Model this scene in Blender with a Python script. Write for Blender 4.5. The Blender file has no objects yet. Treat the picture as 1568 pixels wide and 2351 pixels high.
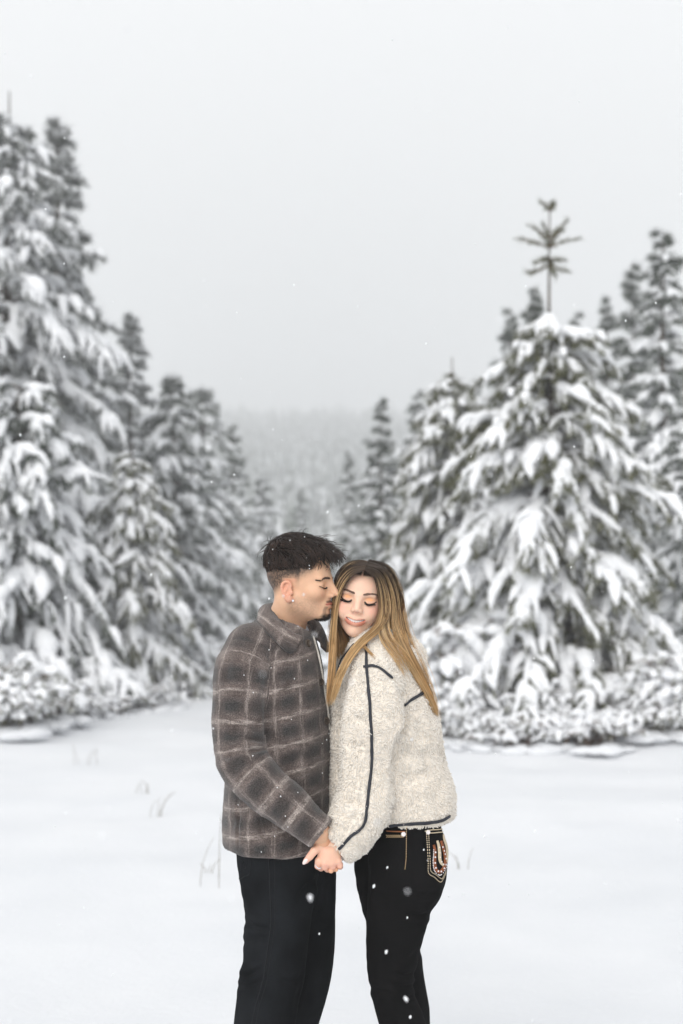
import bpy, math, random
import numpy as np
from mathutils import Vector, Matrix
R_ = math.radians
rng = np.random.default_rng(7)
scene = bpy.context.scene
# ------------------------------------------------------------------ camera
CAM_H = 1.66
PITCH = math.atan(125.0 / 3265.0)
cam_d = bpy.data.cameras.new("camera")
cam_d.sensor_fit = 'VERTICAL'; cam_d.sensor_height = 36.0; cam_d.sensor_width = 24.0
cam_d.lens = 50.0; cam_d.clip_start = 0.05; cam_d.clip_end = 3000
cam_d.dof.use_dof = True; cam_d.dof.focus_distance = 3.74; cam_d.dof.aperture_fstop = 2.5
cam = bpy.data.objects.new("camera", cam_d); scene.collection.objects.link(cam)
cam.location = (0, 0, CAM_H); cam.rotation_euler = (math.pi / 2 + PITCH, 0, 0)
scene.camera = cam
# ------------------------------------------------------------------ world: flat overcast sky
SUN_EL, SUN_AZ = R_(30), R_(200)
world = bpy.data.worlds.new("World"); scene.world = world; world.use_nodes = True
wn = world.node_tree.nodes; wl = world.node_tree.links; wn.clear()
w_out = wn.new('ShaderNodeOutputWorld'); w_bg = wn.new('ShaderNodeBackground')
w_sky = wn.new('ShaderNodeTexSky'); w_sky.sky_type = 'NISHITA'; w_sky.sun_disc = False
w_sky.sun_elevation = SUN_EL; w_sky.sun_rotation = SUN_AZ; w_sky.dust_density = 4.0; w_sky.air_density = 1.0
w_hs = wn.new('ShaderNodeHueSaturation'); w_hs.inputs['Saturation'].default_value = 0.12
w_sc = wn.new('ShaderNodeVectorMath'); w_sc.operation = 'SCALE'; w_sc.inputs['Scale'].default_value = 0.10
w_tc = wn.new('ShaderNodeTexCoord'); w_sep = wn.new('ShaderNodeSeparateXYZ')
w_rmp = wn.new('ShaderNodeValToRGB')       # cloud deck: brighter towards the zenith, as an overcast sky is
e = w_rmp.color_ramp.elements
e[0].position = 0.0; e[0].color = (0.82, 0.835, 0.85, 1)
e[1].position = 1.0; e[1].color = (1.14, 1.15, 1.16, 1)
m = e.new(0.40); m.color = (1.06, 1.07, 1.08, 1)
w_mix = wn.new('ShaderNodeMix'); w_mix.data_type = 'RGBA'; w_mix.inputs['Factor'].default_value = 0.92
wl.new(w_sky.outputs[0], w_hs.inputs['Color']); wl.new(w_hs.outputs[0], w_sc.inputs[0])
wl.new(w_tc.outputs['Generated'], w_sep.inputs[0]); wl.new(w_sep.outputs['Z'], w_rmp.inputs[0])
wl.new(w_sc.outputs[0], w_mix.inputs['A']); wl.new(w_rmp.outputs[0], w_mix.inputs['B'])
wl.new(w_mix.outputs['Result'], w_bg.inputs['Color']); w_bg.inputs['Strength'].default_value = 1.0
wl.new(w_bg.outputs[0], w_out.inputs['Surface'])
# ------------------------------------------------------------------ soft sun through the cloud
sun_d = bpy.data.lights.new("sun", 'SUN'); sun_d.energy = 1.5; sun_d.angle = R_(40); sun_d.color = (1.0, 0.975, 0.94)
sun = bpy.data.objects.new("sun", sun_d); scene.collection.objects.link(sun)
sd = Vector((math.sin(SUN_AZ) * math.cos(SUN_EL), math.cos(SUN_AZ) * math.cos(SUN_EL), math.sin(SUN_EL)))
sun.rotation_euler = sd.to_track_quat('Z', 'Y').to_euler(); sun.location = sd * 20
# ------------------------------------------------------------------ exposure and renderer
vs = scene.view_settings
vs.view_transform = 'Standard'; vs.look = 'None'; vs.gamma = 1.0; vs.use_curve_mapping = False; vs.exposure = 0.07
cy = scene.cycles
cy.max_bounces = 8; cy.diffuse_bounces = 4; cy.glossy_bounces = 2; cy.transmission_bounces = 2; cy.volume_bounces = 2
cy.transparent_max_bounces = 8; cy.use_denoising = True; cy.sample_clamp_indirect = 6.0
cy.caustics_reflective = False; cy.caustics_refractive = False

# ================================================================== helpers
F_PX = 2351 * 50.0 / 36.0
def P(u, v, Y):
    """pixel of the 1568 x 2351 photograph -> point at depth Y"""
    a = (u - 784.0) / F_PX; b = (1175.5 - v) / F_PX
    dy = math.cos(PITCH) - b * math.sin(PITCH); dz = math.sin(PITCH) + b * math.cos(PITCH)
    k = Y / dy
    return np.array([a * k, Y, CAM_H + dz * k])
def nrm(v):
    v = np.asarray(v, float); return v / np.maximum(np.linalg.norm(v, axis=-1, keepdims=True), 1e-9)
def smooth(a, b, x):
    t = np.clip((x - a) / (b - a), 0, 1); return t * t * (3 - 2 * t)

# ---- value noise, vectorised
_perm = np.random.default_rng(3).random((32, 32, 32)).astype(np.float32)
def vnoise(p, s=1.0):
    p = np.asarray(p, np.float32) * s
    i = np.floor(p).astype(int); f = p - i; f = f * f * (3 - 2 * f)
    i0 = i & 31; i1 = (i + 1) & 31
    g = lambda a, b, c: _perm[a, b, c]
    x0, y0, z0 = i0[..., 0], i0[..., 1], i0[..., 2]; x1, y1, z1 = i1[..., 0], i1[..., 1], i1[..., 2]
    fx, fy, fz = f[..., 0], f[..., 1], f[..., 2]
    c00 = g(x0, y0, z0) * (1 - fx) + g(x1, y0, z0) * fx; c10 = g(x0, y1, z0) * (1 - fx) + g(x1, y1, z0) * fx
    c01 = g(x0, y0, z1) * (1 - fx) + g(x1, y0, z1) * fx; c11 = g(x0, y1, z1) * (1 - fx) + g(x1, y1, z1) * fx
    return ((c00 * (1 - fy) + c10 * fy) * (1 - fz) + (c01 * (1 - fy) + c11 * fy) * fz) * 2 - 1
def fbm(p, s=1.0, o=3):
    return sum(vnoise(p + 7.3 * k, s * 2 ** k) * 0.5 ** k for k in range(o))

# ---- meshes and objects
def mesh(name, V, Q=None, T=None, mat=None, sm=True, attrs=None, cols=None):
    me = bpy.data.meshes.new(name)
    V = np.ascontiguousarray(V, np.float32)
    parts = [x for x in (Q, T) if x is not None and len(x)]
    idx = np.concatenate([np.asarray(x).ravel() for x in parts]).astype(np.int32)
    tot = np.concatenate([np.full(len(x), np.asarray(x).shape[1], np.int32) for x in parts])
    st = np.concatenate([[0], np.cumsum(tot)[:-1]]).astype(np.int32)
    me.vertices.add(len(V)); me.vertices.foreach_set('co', V.ravel())
    me.loops.add(len(idx)); me.loops.foreach_set('vertex_index', idx)
    me.polygons.add(len(tot)); me.polygons.foreach_set('loop_start', st); me.polygons.foreach_set('loop_total', tot)
    if sm: me.polygons.foreach_set('use_smooth', np.ones(len(tot), bool))
    for k, a in (attrs or {}).items():
        at = me.attributes.new(k, 'FLOAT', 'POINT'); at.data.foreach_set('value', np.ascontiguousarray(a, np.float32))
    for k, a in (cols or {}).items():
        a = np.asarray(a, np.float32)
        at = me.attributes.new(k, 'FLOAT_COLOR', 'POINT')
        at.data.foreach_set('color', np.ascontiguousarray(np.concatenate([a, np.ones((len(a), 1), np.float32)], 1)).ravel())
    if mat: me.materials.append(mat)
    me.update(calc_edges=True); me.validate()
    return me
def obj(name, me, parent=None, loc=None):
    o = bpy.data.objects.new(name, me); scene.collection.objects.link(o)
    if parent is not None: o.parent = parent
    if loc is not None: o.location = loc
    return o
def tag(o, label, cat, group=None, kind=None):
    o['label'] = label
    if cat: o['category'] = cat
    if group: o['group'] = group
    if kind: o['kind'] = kind
    return o
def empty(name, loc=(0, 0, 0)):
    o = bpy.data.objects.new(name, None); scene.collection.objects.link(o); o.location = loc
    o.empty_display_size = 0.1; return o
def tubes(C, Rr, ring=6, flat=1.0, jit=0.0, rg=rng, up=(0, 0, 1), ref=None):
    """N tubes: C (N,S,3) centre lines, Rr (N,S) radii -> vertices, quads"""
    C = np.asarray(C, float); Rr = np.asarray(Rr, float); N, S, _ = C.shape
    t = nrm(np.gradient(C, axis=1))
    u = np.broadcast_to(np.array(up, float), C.shape) if ref is None else np.broadcast_to(ref[:, None, :], C.shape)
    n1 = np.cross(t, u); bad = np.linalg.norm(n1, axis=-1) < 0.05
    n1[bad] = np.cross(t[bad], np.array([0.3, 1, 0.1])); n1 = nrm(n1); n2 = np.cross(n1, t)
    a = np.arange(ring) * 2 * np.pi / ring
    rr = Rr[:, :, None] * (1 + (jit * (rg.random((N, S, ring)) - 0.5) if jit else 0))
    V = C[:, :, None, :] + rr[..., None] * (np.cos(a)[None, None, :, None] * n1[:, :, None, :] + flat * np.sin(a)[None, None, :, None] * n2[:, :, None, :])
    b = (np.arange(N) * S * ring)[:, None, None] + (np.arange(S - 1) * ring)[None, :, None]
    k = np.arange(ring)[None, None, :]; k2 = (k + 1) % ring
    Q = np.stack([b + k, b + k2, b + ring + k2, b + ring + k], -1).reshape(-1, 4)
    return V.reshape(-1, 3), Q
def merge(parts):
    Vs, Qs, n = [], [], 0
    for V, Q in parts:
        Vs.append(V); Qs.append(np.asarray(Q) + n); n += len(V)
    return np.concatenate(Vs), np.concatenate(Qs)

def blades(base, dirs, L, w, rg):
    """thin triangular needle sprigs"""
    base = np.asarray(base); dirs = nrm(dirs); n = len(base)
    side = nrm(np.cross(dirs, rg.normal(size=(n, 3)))) * (np.asarray(w) * 0.5)[:, None]
    tip = base + dirs * np.asarray(L)[:, None]
    V = np.stack([base - side, base + side, tip], 1).reshape(-1, 3)
    return V, np.arange(3 * n).reshape(-1, 3)

# ---- materials
def mat_new(name):
    m = bpy.data.materials.new(name); m.use_nodes = True
    nt = m.node_tree; nt.nodes.clear()
    o = nt.nodes.new('ShaderNodeOutputMaterial'); b = nt.nodes.new('ShaderNodeBsdfPrincipled')
    nt.links.new(b.outputs[0], o.inputs['Surface'])
    return m, nt, b
def N(nt, kind, **kw):
    n = nt.nodes.new('ShaderNode' + kind)
    for k, v in kw.items():
        if hasattr(n, k): setattr(n, k, v)
        else: n.inputs[k.replace('_', ' ')].default_value = v
    return n
def ramp(nt, src, stops):
    r = nt.nodes.new('ShaderNodeValToRGB'); el = r.color_ramp.elements
    el[0].position, el[0].color = stops[0][0], (*stops[0][1], 1); el[1].position, el[1].color = stops[-1][0], (*stops[-1][1], 1)
    for p, c in stops[1:-1]:
        x = el.new(p); x.color = (*c, 1)
    nt.links.new(src, r.inputs[0]); return r.outputs[0]
def mixc(nt, f, a, b, mode='MIX'):
    m = nt.nodes.new('ShaderNodeMix'); m.data_type = 'RGBA'; m.blend_type = mode
    for s, v in (('Factor', f), ('A', a), ('B', b)):
        i = [q for q in m.inputs if q.name == s and (q.type == 'RGBA' or s == 'Factor')]
        i = i[0]
        if hasattr(v, 'links') or isinstance(v, bpy.types.NodeSocket): nt.links.new(v, i)
        else: i.default_value = (*v, 1) if isinstance(v, tuple) and len(v) == 3 else v
    return [q for q in m.outputs if q.type == 'RGBA'][0]
def bump(nt, bs, h, strength=0.3, dist=0.01):
    b = nt.nodes.new('ShaderNodeBump'); b.inputs['Strength'].default_value = strength; b.inputs['Distance'].default_value = dist
    nt.links.new(h, b.inputs['Height']); nt.links.new(b.outputs[0], bs.inputs['Normal'])
def noise_tex(nt, scale, detail=3, rough=0.5, coord='Object'):
    tc = nt.nodes.new('ShaderNodeTexCoord'); n = nt.nodes.new('ShaderNodeTexNoise')
    n.inputs['Scale'].default_value = scale; n.inputs['Detail'].default_value = detail; n.inputs['Roughness'].default_value = rough
    nt.links.new(tc.outputs[coord], n.inputs['Vector']); return n.outputs[0]
def attr(nt, name, out='Fac'):
    a = nt.nodes.new('ShaderNodeAttribute'); a.attribute_name = name; return a.outputs[out]

def plain(name, col, rough=0.6, spec=0.3, noise=0.0, scale=40, metal=0.0, bmp=0.0, bscale=300):
    m, nt, b = mat_new(name)
    b.inputs['Roughness'].default_value = rough; b.inputs['Specular IOR Level'].default_value = spec; b.inputs['Metallic'].default_value = metal
    if noise:
        c = ramp(nt, noise_tex(nt, scale), [(0.3, tuple(x * (1 - noise) for x in col)), (0.7, tuple(min(1, x * (1 + noise)) for x in col))])
        nt.links.new(c, b.inputs['Base Color'])
    else: b.inputs['Base Color'].default_value = (*col, 1)
    if bmp: bump(nt, b, noise_tex(nt, bscale), bmp, 0.003)
    return m
# ================================================================== the setting: snow field, far slope
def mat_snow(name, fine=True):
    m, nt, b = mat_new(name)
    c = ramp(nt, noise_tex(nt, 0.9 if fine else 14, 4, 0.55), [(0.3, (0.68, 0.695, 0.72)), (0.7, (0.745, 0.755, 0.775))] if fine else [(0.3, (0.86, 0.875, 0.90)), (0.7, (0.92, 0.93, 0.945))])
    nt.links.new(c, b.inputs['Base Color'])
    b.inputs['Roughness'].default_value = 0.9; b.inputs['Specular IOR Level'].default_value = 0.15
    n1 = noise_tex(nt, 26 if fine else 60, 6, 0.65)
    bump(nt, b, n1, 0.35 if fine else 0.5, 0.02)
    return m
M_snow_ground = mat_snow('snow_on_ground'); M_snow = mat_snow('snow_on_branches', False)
def ground_z(x, y):
    x = np.asarray(x, float); y = np.asarray(y, float)
    p = np.stack(np.broadcast_arrays(x, y, 0 * x + 1.7), -1)
    z = 0.05 * fbm(p, 0.35, 2) + 0.018 * vnoise(p + 3.1, 1.9) + 0.006 * vnoise(p + 9.1, 6.0)
    near = np.exp(-(((x - 0.05) / 1.2) ** 2 + ((y - 3.9) / 1.2) ** 2))
    z = z * (1 - near)
    lane = -0.6 - 0.06 * y                                    # left edge of the open lane
    z = z + 0.22 * smooth(0, 2.2, lane - 1.0 - x) * smooth(9, 14, y)     # low bank under the left trees
    z = z + 0.30 * smooth(1.2, 3.2, x - 0.2 + 0.03 * y) * smooth(12, 16, y)
    z = z - 4.0 * smooth(50, 130, y) + y * np.tan(np.radians(6.9 * (1 - np.exp(-np.maximum(y - 85, 0) / 230))))   # dip, then the wooded slope
    return z
def grid_ground():
    ys = np.concatenate([np.linspace(-6, 2, 14), np.linspace(2.15, 26, 170), np.linspace(26.5, 60, 60), np.linspace(62, 330, 60), np.linspace(340, 830, 50), np.linspace(840, 1500, 8)])
    us = np.linspace(-1, 1, 181)
    w = np.maximum(6.5, ys * 0.62)
    X = us[None, :] * w[:, None] * (0.4 + 0.6 * np.abs(us)[None, :]) ; Y = np.broadcast_to(ys[:, None], X.shape)
    Z = ground_z(X, np.minimum(Y, 825))
    V = np.stack([X, Y, Z], -1).reshape(-1, 3)
    n, m_ = X.shape
    i = np.arange(n - 1)[:, None] * m_ + np.arange(m_ - 1)[None, :]
    Q = np.stack([i, i + 1, i + m_ + 1, i + m_], -1).reshape(-1, 4)
    return V, Q
V, Q = grid_ground()
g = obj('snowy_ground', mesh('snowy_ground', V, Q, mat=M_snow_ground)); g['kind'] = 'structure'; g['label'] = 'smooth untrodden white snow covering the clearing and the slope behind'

# dark bare soil under the left boughs
def soil_patch():
    us = np.linspace(0, 1, 40); vs_ = np.linspace(-1, 1, 12); V = []
    for a in us:
        c = P(130 + 340 * a, 1600 - 55 * a, 1.0); Y = 15.5 + 6.0 * a; x0 = (130 + 340 * a - 784) / F_PX * Y
        for b in vs_:
            w = (0.55 + 0.35 * math.sin(a * 9)) * math.sin(math.pi * min(max(a, 0.02), 0.98)) ** 0.5
            x = x0 - 0.25 + b * w * 0.6; y = Y + b * w + 0.2 * math.sin(a * 23 + b * 2); V.append((x, y, float(ground_z(x, y)) + 0.012 + 0.05 * (1 - b * b) * abs(math.sin(a * 31 + b))))
    V = np.array(V); i = np.arange(39)[:, None] * 12 + np.arange(11)[None, :]
    return V, np.stack([i, i + 12, i + 13, i + 1], -1).reshape(-1, 4)
M_soil = plain('bare_soil', (0.085, 0.045, 0.032), 0.95, 0.1, 0.5, 9, bmp=0.8, bscale=40)
so = obj('bare_soil', mesh('bare_soil', *soil_patch(), mat=M_soil)); so['kind'] = 'structure'; so['label'] = 'strip of bare reddish brown soil sheltered under the left boughs'
# ================================================================== conifers under snow
def mat_needles(name, dark, light):
    m, nt, b = mat_new(name)
    c = mixc(nt, noise_tex(nt, 6, 3), dark, light)
    f = attr(nt, 'frost')
    c2 = mixc(nt, f, c, (0.78, 0.795, 0.81))
    nt.links.new(c2, b.inputs['Base Color']); b.inputs['Roughness'].default_value = 0.7; b.inputs['Specular IOR Level'].default_value = 0.2
    return m
M_needle_olive = mat_needles('needles_olive', (0.042, 0.050, 0.014), (0.115, 0.108, 0.032))
M_needle_green = mat_needles('needles_green', (0.018, 0.032, 0.016), (0.055, 0.072, 0.036))
M_needle_grey = mat_needles('needles_grey', (0.026, 0.036, 0.026), (0.08, 0.088, 0.064))
M_bark = plain('bark', (0.085, 0.065, 0.05), 0.95, 0.1, 0.5, 18, bmp=0.6, bscale=60)
M_twig = plain('twig_brown', (0.12, 0.075, 0.055), 0.9, 0.1, 0.35, 10)

def conifer_parts(seed, H, Rad, z0=0.25, per=5, gap=0.24, snow=1.0, droop=0.55, dens=1.0, up0=0.25, power=0.85, bare=0.0, lump=1.0, frost=0.35, nscale=1.0, trunk_r=None):
    """one conifer standing at the origin: trunk, needle crown, snow load"""
    rg = np.random.default_rng(seed)
    BC, BR, FC, FR, FL, FZ = [], [], [], [], [], []
    Ht = H * (1 - bare); h = z0; k = 0
    while h < Ht * 0.985:
        f = (h - z0 * 0.5) / Ht
        env = Rad * (1 - f) ** power
        npb = max(3, int(round(per * (0.75 + 0.4 * rg.random()))))
        a0 = rg.random() * 6.28
        for j in range(npb):
            a = a0 + j * 6.283 / npb + rg.normal() * 0.25
            L = max(0.05, env * (0.55 + 0.65 * rg.random()))
            hb = h + rg.normal() * gap * 0.35
            s = np.linspace(0, 1, 8)
            p0 = up0 * (0.2 + 1.1 * f) + rg.normal() * 0.10; dr = droop * (0.55 + 0.6 * rg.random()) * (1 - 0.45 * f)
            bend = rg.normal() * 0.18
            ang = a + bend * s ** 2
            dr = min(dr, max(0.12, (hb - 0.06) / L + p0 - 0.05))
            z = hb + L * (p0 * s - dr * s ** 2)
            r = L * s * (1 - 0.12 * dr * s)
            c = np.stack([r * np.cos(ang), r * np.sin(ang), np.maximum(z, 0.03)], -1)
            BC.append(c); BR.append(np.linspace(0.012 + 0.007 * L, 0.004, 8))
            nf = max(3, int(2 + L * 11 * dens))
            for q in range(nf):
                sq = 0.22 + 0.78 * (q + rg.random() * 0.6) / nf; sq = min(sq, 1.0)
                i = sq * 7; i0 = min(int(i), 6); st = c[i0] + (c[i0 + 1] - c[i0]) * (i - i0)
                tg = nrm(c[i0 + 1] - c[i0]); sd_ = (1 if q % 2 else -1)
                ya = math.atan2(tg[1], tg[0]) + sd_ * (0.95 - 0.65 * sq) * (0.7 + 0.5 * rg.random())
                if q == nf - 1: ya = math.atan2(tg[1], tg[0])
                fl = (min(0.12, 0.42 * L) + L * 0.22 * (1 - 0.62 * sq)) * (0.55 + 0.85 * rg.random()); ya += rg.normal() * 0.35
                pz = tg[2] * 0.6 + 0.16 * rg.normal() - 0.08
                t = np.linspace(0, 1, 6)
                fz = fl * (pz * t - (0.30 + 0.5 * rg.random()) * droop * 1.25 * t ** 2)
                fc = np.stack([st[0] + np.cos(ya) * fl * t * (1 - 0.25 * t * droop), st[1] + np.sin(ya) * fl * t * (1 - 0.25 * t * droop), np.maximum(st[2] + fz, 0.02)], -1)
                FC.append(fc); FL.append(fl); FZ.append(min(1.0, max(0.22, L / 0.42)))
        h += gap * (0.75 + 0.5 * rg.random()) * (1.0 - 0.35 * f); k += 1
    BC, BR, FC, FL, FZ = map(np.array, (BC, BR, FC, FL, FZ))
    nF = len(FC)
    # needles
    def needle_set(C, per_seg, length):
        n, S, _ = C.shape
        m_ = per_seg
        t = rg.random((n, m_)) * (S - 1.001); i0 = t.astype(int); fr = (t - i0)[..., None]
        ar = np.arange(n)[:, None]
        p = C[ar, i0] * (1 - fr) + C[ar, i0 + 1] * fr
        tg = nrm(C[ar, i0 + 1] - C[ar, i0])
        d = tg * 0.75 + rg.normal(size=p.shape) * 0.55 + np.array([0, 0, -0.12])
        fr_ = np.clip(frost + 0.55 * (nrm(d)[..., 2]) + rg.normal(size=(n, m_)) * 0.22, 0, 0.92)
        p = p + rg.normal(size=p.shape) * 0.010
        l = length * (0.6 + 0.8 * rg.random((n, m_)))
        return p.reshape(-1, 3), d.reshape(-1, 3), l.ravel(), fr_.ravel()
    p1 = needle_set(FC, int(46 * dens), 0.085 * nscale); p2 = needle_set(BC, int(46 * dens), 0.10 * nscale)
    p = np.concatenate([p1[0], p2[0]]); d = np.concatenate([p1[1], p2[1]]); l = np.concatenate([p1[2], p2[2]]); fr = np.concatenate([p1[3], p2[3]])
    NV, NT = blades(p, d, l, 0.013 * nscale + 0.010 * nscale * rg.random(len(p)), rg)
    frv = np.repeat(fr, 3)
    # twigs and limbs
    TV, TQ = merge([tubes(BC, BR, 4), tubes(FC, np.linspace(0.005, 0.002, 6)[None] * np.ones((nF, 1)), 3)])
    # snow load: lumps along fingers and limbs
    sn = []
    load = 0.5 + 0.5 * vnoise(FC[:, 3] + seed, 2.2)                    # some boughs have shed their snow
    keep = rg.random(nF) < (0.62 + 0.5 * load) * min(1, snow)
    C = FC[keep]; r0 = (0.020 + 0.055 * rg.random(len(C)) ** 1.4) * (0.7 + 0.55 * load[keep]) * lump * FZ[keep] * np.clip(0.55 + FL[keep] * 1.3, 0.6, 1.25)
    prof = np.array([0.45, 0.95, 1.1, 1.0, 0.8, 0.12])
    rr = r0[:, None] * prof * (1 + 0.35 * (rg.random((len(C), 6)) - 0.5))
    Cs = C.copy(); Cs[..., 2] += rr * 0.45; Cs += rg.normal(size=Cs.shape) * 0.006
    sn.append(tubes(Cs, rr, 7, 0.8, 0.35, rg))
    kb = rg.random(len(BC)) < 0.9 * min(1, snow)
    C = BC[kb][:, 1:]; r0 = (0.03 + 0.045 * rg.random(len(C))) * lump * np.clip(np.linalg.norm(C[:, -1] - C[:, 0], axis=1) / 0.42, 0.2, 1.0)
    rr = r0[:, None] * np.array([0.5, 0.9, 1.1, 1.15, 1.1, 0.9, 0.15]) * (1 + 0.4 * (rg.random((len(C), 7)) - 0.5))
    Cs = C.copy(); Cs[..., 2] += rr * 0.5
    sn.append(tubes(Cs, rr, 7, 0.75, 0.35, rg))
    # thick pads where the load slumped together
    bi = np.repeat(np.arange(len(BC)), 3); bi = bi[rg.random(len(bi)) < 0.62 * snow]; i0 = rg.integers(3, 7, len(bi)); c0 = BC[bi, i0]; dv = nrm(BC[bi, i0 + 1] - c0) if len(bi) else c0
    L_ = np.linalg.norm(BC[bi, 7] - BC[bi, 0], axis=1); pr = (0.035 + 0.055 * rg.random(len(bi))) * lump * np.clip(0.15 + 0.9 * L_, 0.15, 1.25)
    tt_ = np.array([-1.3, -0.8, 0, 0.9, 1.6, 2.1]); c0 = c0 + rg.normal(size=c0.shape) * np.array([0.05, 0.05, 0.01])
    Cp = c0[:, None] + dv[:, None] * (pr[:, None] * tt_)[..., None]; Cp[..., 2] += pr[:, None] * (0.5 - 0.22 * np.maximum(0, tt_) ** 2)
    rp_ = pr[:, None] * np.array([0.2, 0.8, 1.15, 1.1, 0.8, 0.12]) * (1 + 0.3 * (rg.random((len(bi), 6)) - 0.5)); sn.append(tubes(Cp, rp_, 8, 0.72, 0.3, rg))
    SV, SQ = merge(sn)
    tr = trunk_r or 0.012 * H + 0.02
    zc = np.linspace(-0.1, H, 12); wob = np.stack([0.015 * np.sin(zc * 1.7 + seed), 0.015 * np.cos(zc * 1.3), zc], -1)
    KV, KQ = tubes(wob[None], (tr * (1 - zc / H * 0.93)).clip(0.006)[None], 8, up=(1, 0, 0))
    return dict(trunk=(KV, KQ), twig=(TV, TQ), needle=(NV, NT, frv), snow=(SV, SQ))

def tree_meshes(name, needle_mat, **kw):
    d = conifer_parts(**kw)
    return dict(trunk=mesh(name + '_trunk', *d['trunk'], mat=M_bark), branches=mesh(name + '_branches', *d['twig'], mat=M_twig),
                foliage=mesh(name + '_foliage', d['needle'][0], T=d['needle'][1], mat=needle_mat, sm=False, attrs={'frost': d['needle'][2]}),
                snow=mesh(name + '_snow', *d['snow'], mat=M_snow))
def plant_tree(ms, x, y, label, rot=0.0, sc=1.0, group=None, name='conifer_tree', tilt=0.0):
    t = empty(name, (x, y, float(ground_z(x, y)) - 0.03)); t.rotation_euler = (tilt, 0, rot); t.scale = (sc, sc, sc)
    obj('trunk', ms['trunk'], t); c = obj('crown', ms['foliage'], t)
    b = obj('branches', ms['branches'], c); s = obj('snow_load', ms['snow'], c)
    for o in (c, b, s): o['kind'] = 'stuff'
    return tag(t, label, 'tree', group)
def by_apex(u, v, Y):
    p = P(u, v, Y); return p[0], Y, p[2] - float(ground_z(p[0], Y))

# --- right hand group
x, y, H = by_apex(1262, 455, 15.0)
right_main = tree_meshes('right_main', M_needle_olive, seed=11, H=H, Rad=1.80, z0=0.50, per=6, gap=0.15, snow=1.0, droop=0.70, bare=0.25, power=0.54, lump=0.92, frost=0.34, dens=1.25, up0=0.14, trunk_r=0.06)
T_main = plant_tree(right_main, x, y, 'snow-laden pine with a bare leader tipped by a star of green shoots', 0.7)
# its bare leader carries two small whorls of green shoots
rg = np.random.default_rng(5); C, NB, ND = [], [], []
for zc, ln, n, up in ((H - 0.50, 0.42, 6, 0.42), (H - 0.42, 0.20, 4, 0.9), (H - 0.68, 0.30, 5, -0.45), (H - 0.62, 0.18, 4, -0.2), (H - 0.12, 0.08, 3, 1.5)):
    for j in range(n):
        a = j * 6.28 / n + rg.random() * 0.8; l = ln * (0.65 + 0.6 * rg.random()); s = np.linspace(0, 1, 6)
        C.append(np.stack([np.cos(a) * l * s, np.sin(a) * l * s, zc + l * up * s * (1.2 - 0.4 * s)], -1))
C = np.array(C)
for c in C:
    for q in range(60):
        i = rg.random() * 4.999; i0 = int(i); NB.append(c[i0] + (c[i0 + 1] - c[i0]) * (i - i0)); ND.append(nrm(c[i0 + 1] - c[i0]) * 0.9 + rg.normal(size=3) * 0.5)
NV, NT = blades(np.array(NB), np.array(ND), 0.05 + 0.04 * rg.random(len(NB)), np.full(len(NB), 0.012), rg)
lead = obj('leader', mesh('leader', *tubes(C, np.linspace(0.009, 0.004, 6)[None] * np.ones((len(C), 1)), 5), mat=M_twig), T_main); lead['kind'] = 'stuff'
o_ = obj('shoots', mesh('shoots', NV, T=NT, mat=M_needle_olive, sm=False, attrs={'frost': np.clip(rg.normal(size=len(NV)) * 0.1, 0, 1)}), lead); o_['kind'] = 'stuff'

x, y, H = by_apex(1038, 815, 17.5)
m2 = tree_meshes('right_second', M_needle_olive, seed=23, H=H, Rad=1.30, z0=0.32, per=6, gap=0.16, droop=0.8, bare=0.05, power=0.58, frost=0.42, lump=0.88, up0=0.12, dens=1.1)
plant_tree(m2, x, y, 'smaller rounded snowy pine beside the pine with the bare leader', 2.0)
x, y, H = by_apex(874, 915, 30)
m3 = tree_meshes('slender', M_needle_green, seed=31, H=H, Rad=1.15, z0=0.4, per=5, gap=0.27, droop=0.5, power=0.95, frost=0.34, lump=0.95, dens=0.8, snow=0.9, nscale=1.3)
plant_tree(m3, x, y, 'slender dark spire conifer standing alone before the misty slope', 0.4)
x, y, H = by_apex(1520, 525, 23)
m4 = tree_meshes('right_tall', M_needle_green, seed=41, H=H, Rad=1.55, z0=0.5, per=5, gap=0.30, droop=0.6, power=0.85, frost=0.38, lump=1.0, dens=0.85, nscale=1.3)
plant_tree(m4, x, y, 'tall dark snowy fir rising behind the pine with the bare leader', 1.0)
m5 = tree_meshes('dark_fir', M_needle_green, seed=43, H=6.5, Rad=1.25, z0=0.4, per=5, gap=0.30, droop=0.5, power=0.95, frost=0.34, lump=0.9, dens=0.75, snow=0.88, nscale=1.4)
def back_tree(ms, H0, u, v, Y, label, rot, group=None):
    x, y, H = by_apex(u, v, Y); return plant_tree(ms, x, y, label, rot, H / H0, group)
back = 'firs behind the right hand pine'
for k, (u, v, Y, lb) in enumerate([(1452, 600, 29, 'dark fir leaning close beside the tall dark fir behind the bare-leader pine'), (1228, 655, 27, 'dark fir top crowded against the bare leader of the snowy pine'), (1172, 705, 33, 'narrow dark fir tip between the smaller rounded pine and the bare leader'),
                              (1392, 680, 31, 'short dark fir between the bare leader and the tall dark fir'), (1322, 715, 36, 'faintest small fir tip just behind the bare leader shoots')]):
    back_tree(m5, 6.5, u, v, Y, lb, k * 1.3, back)
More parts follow.
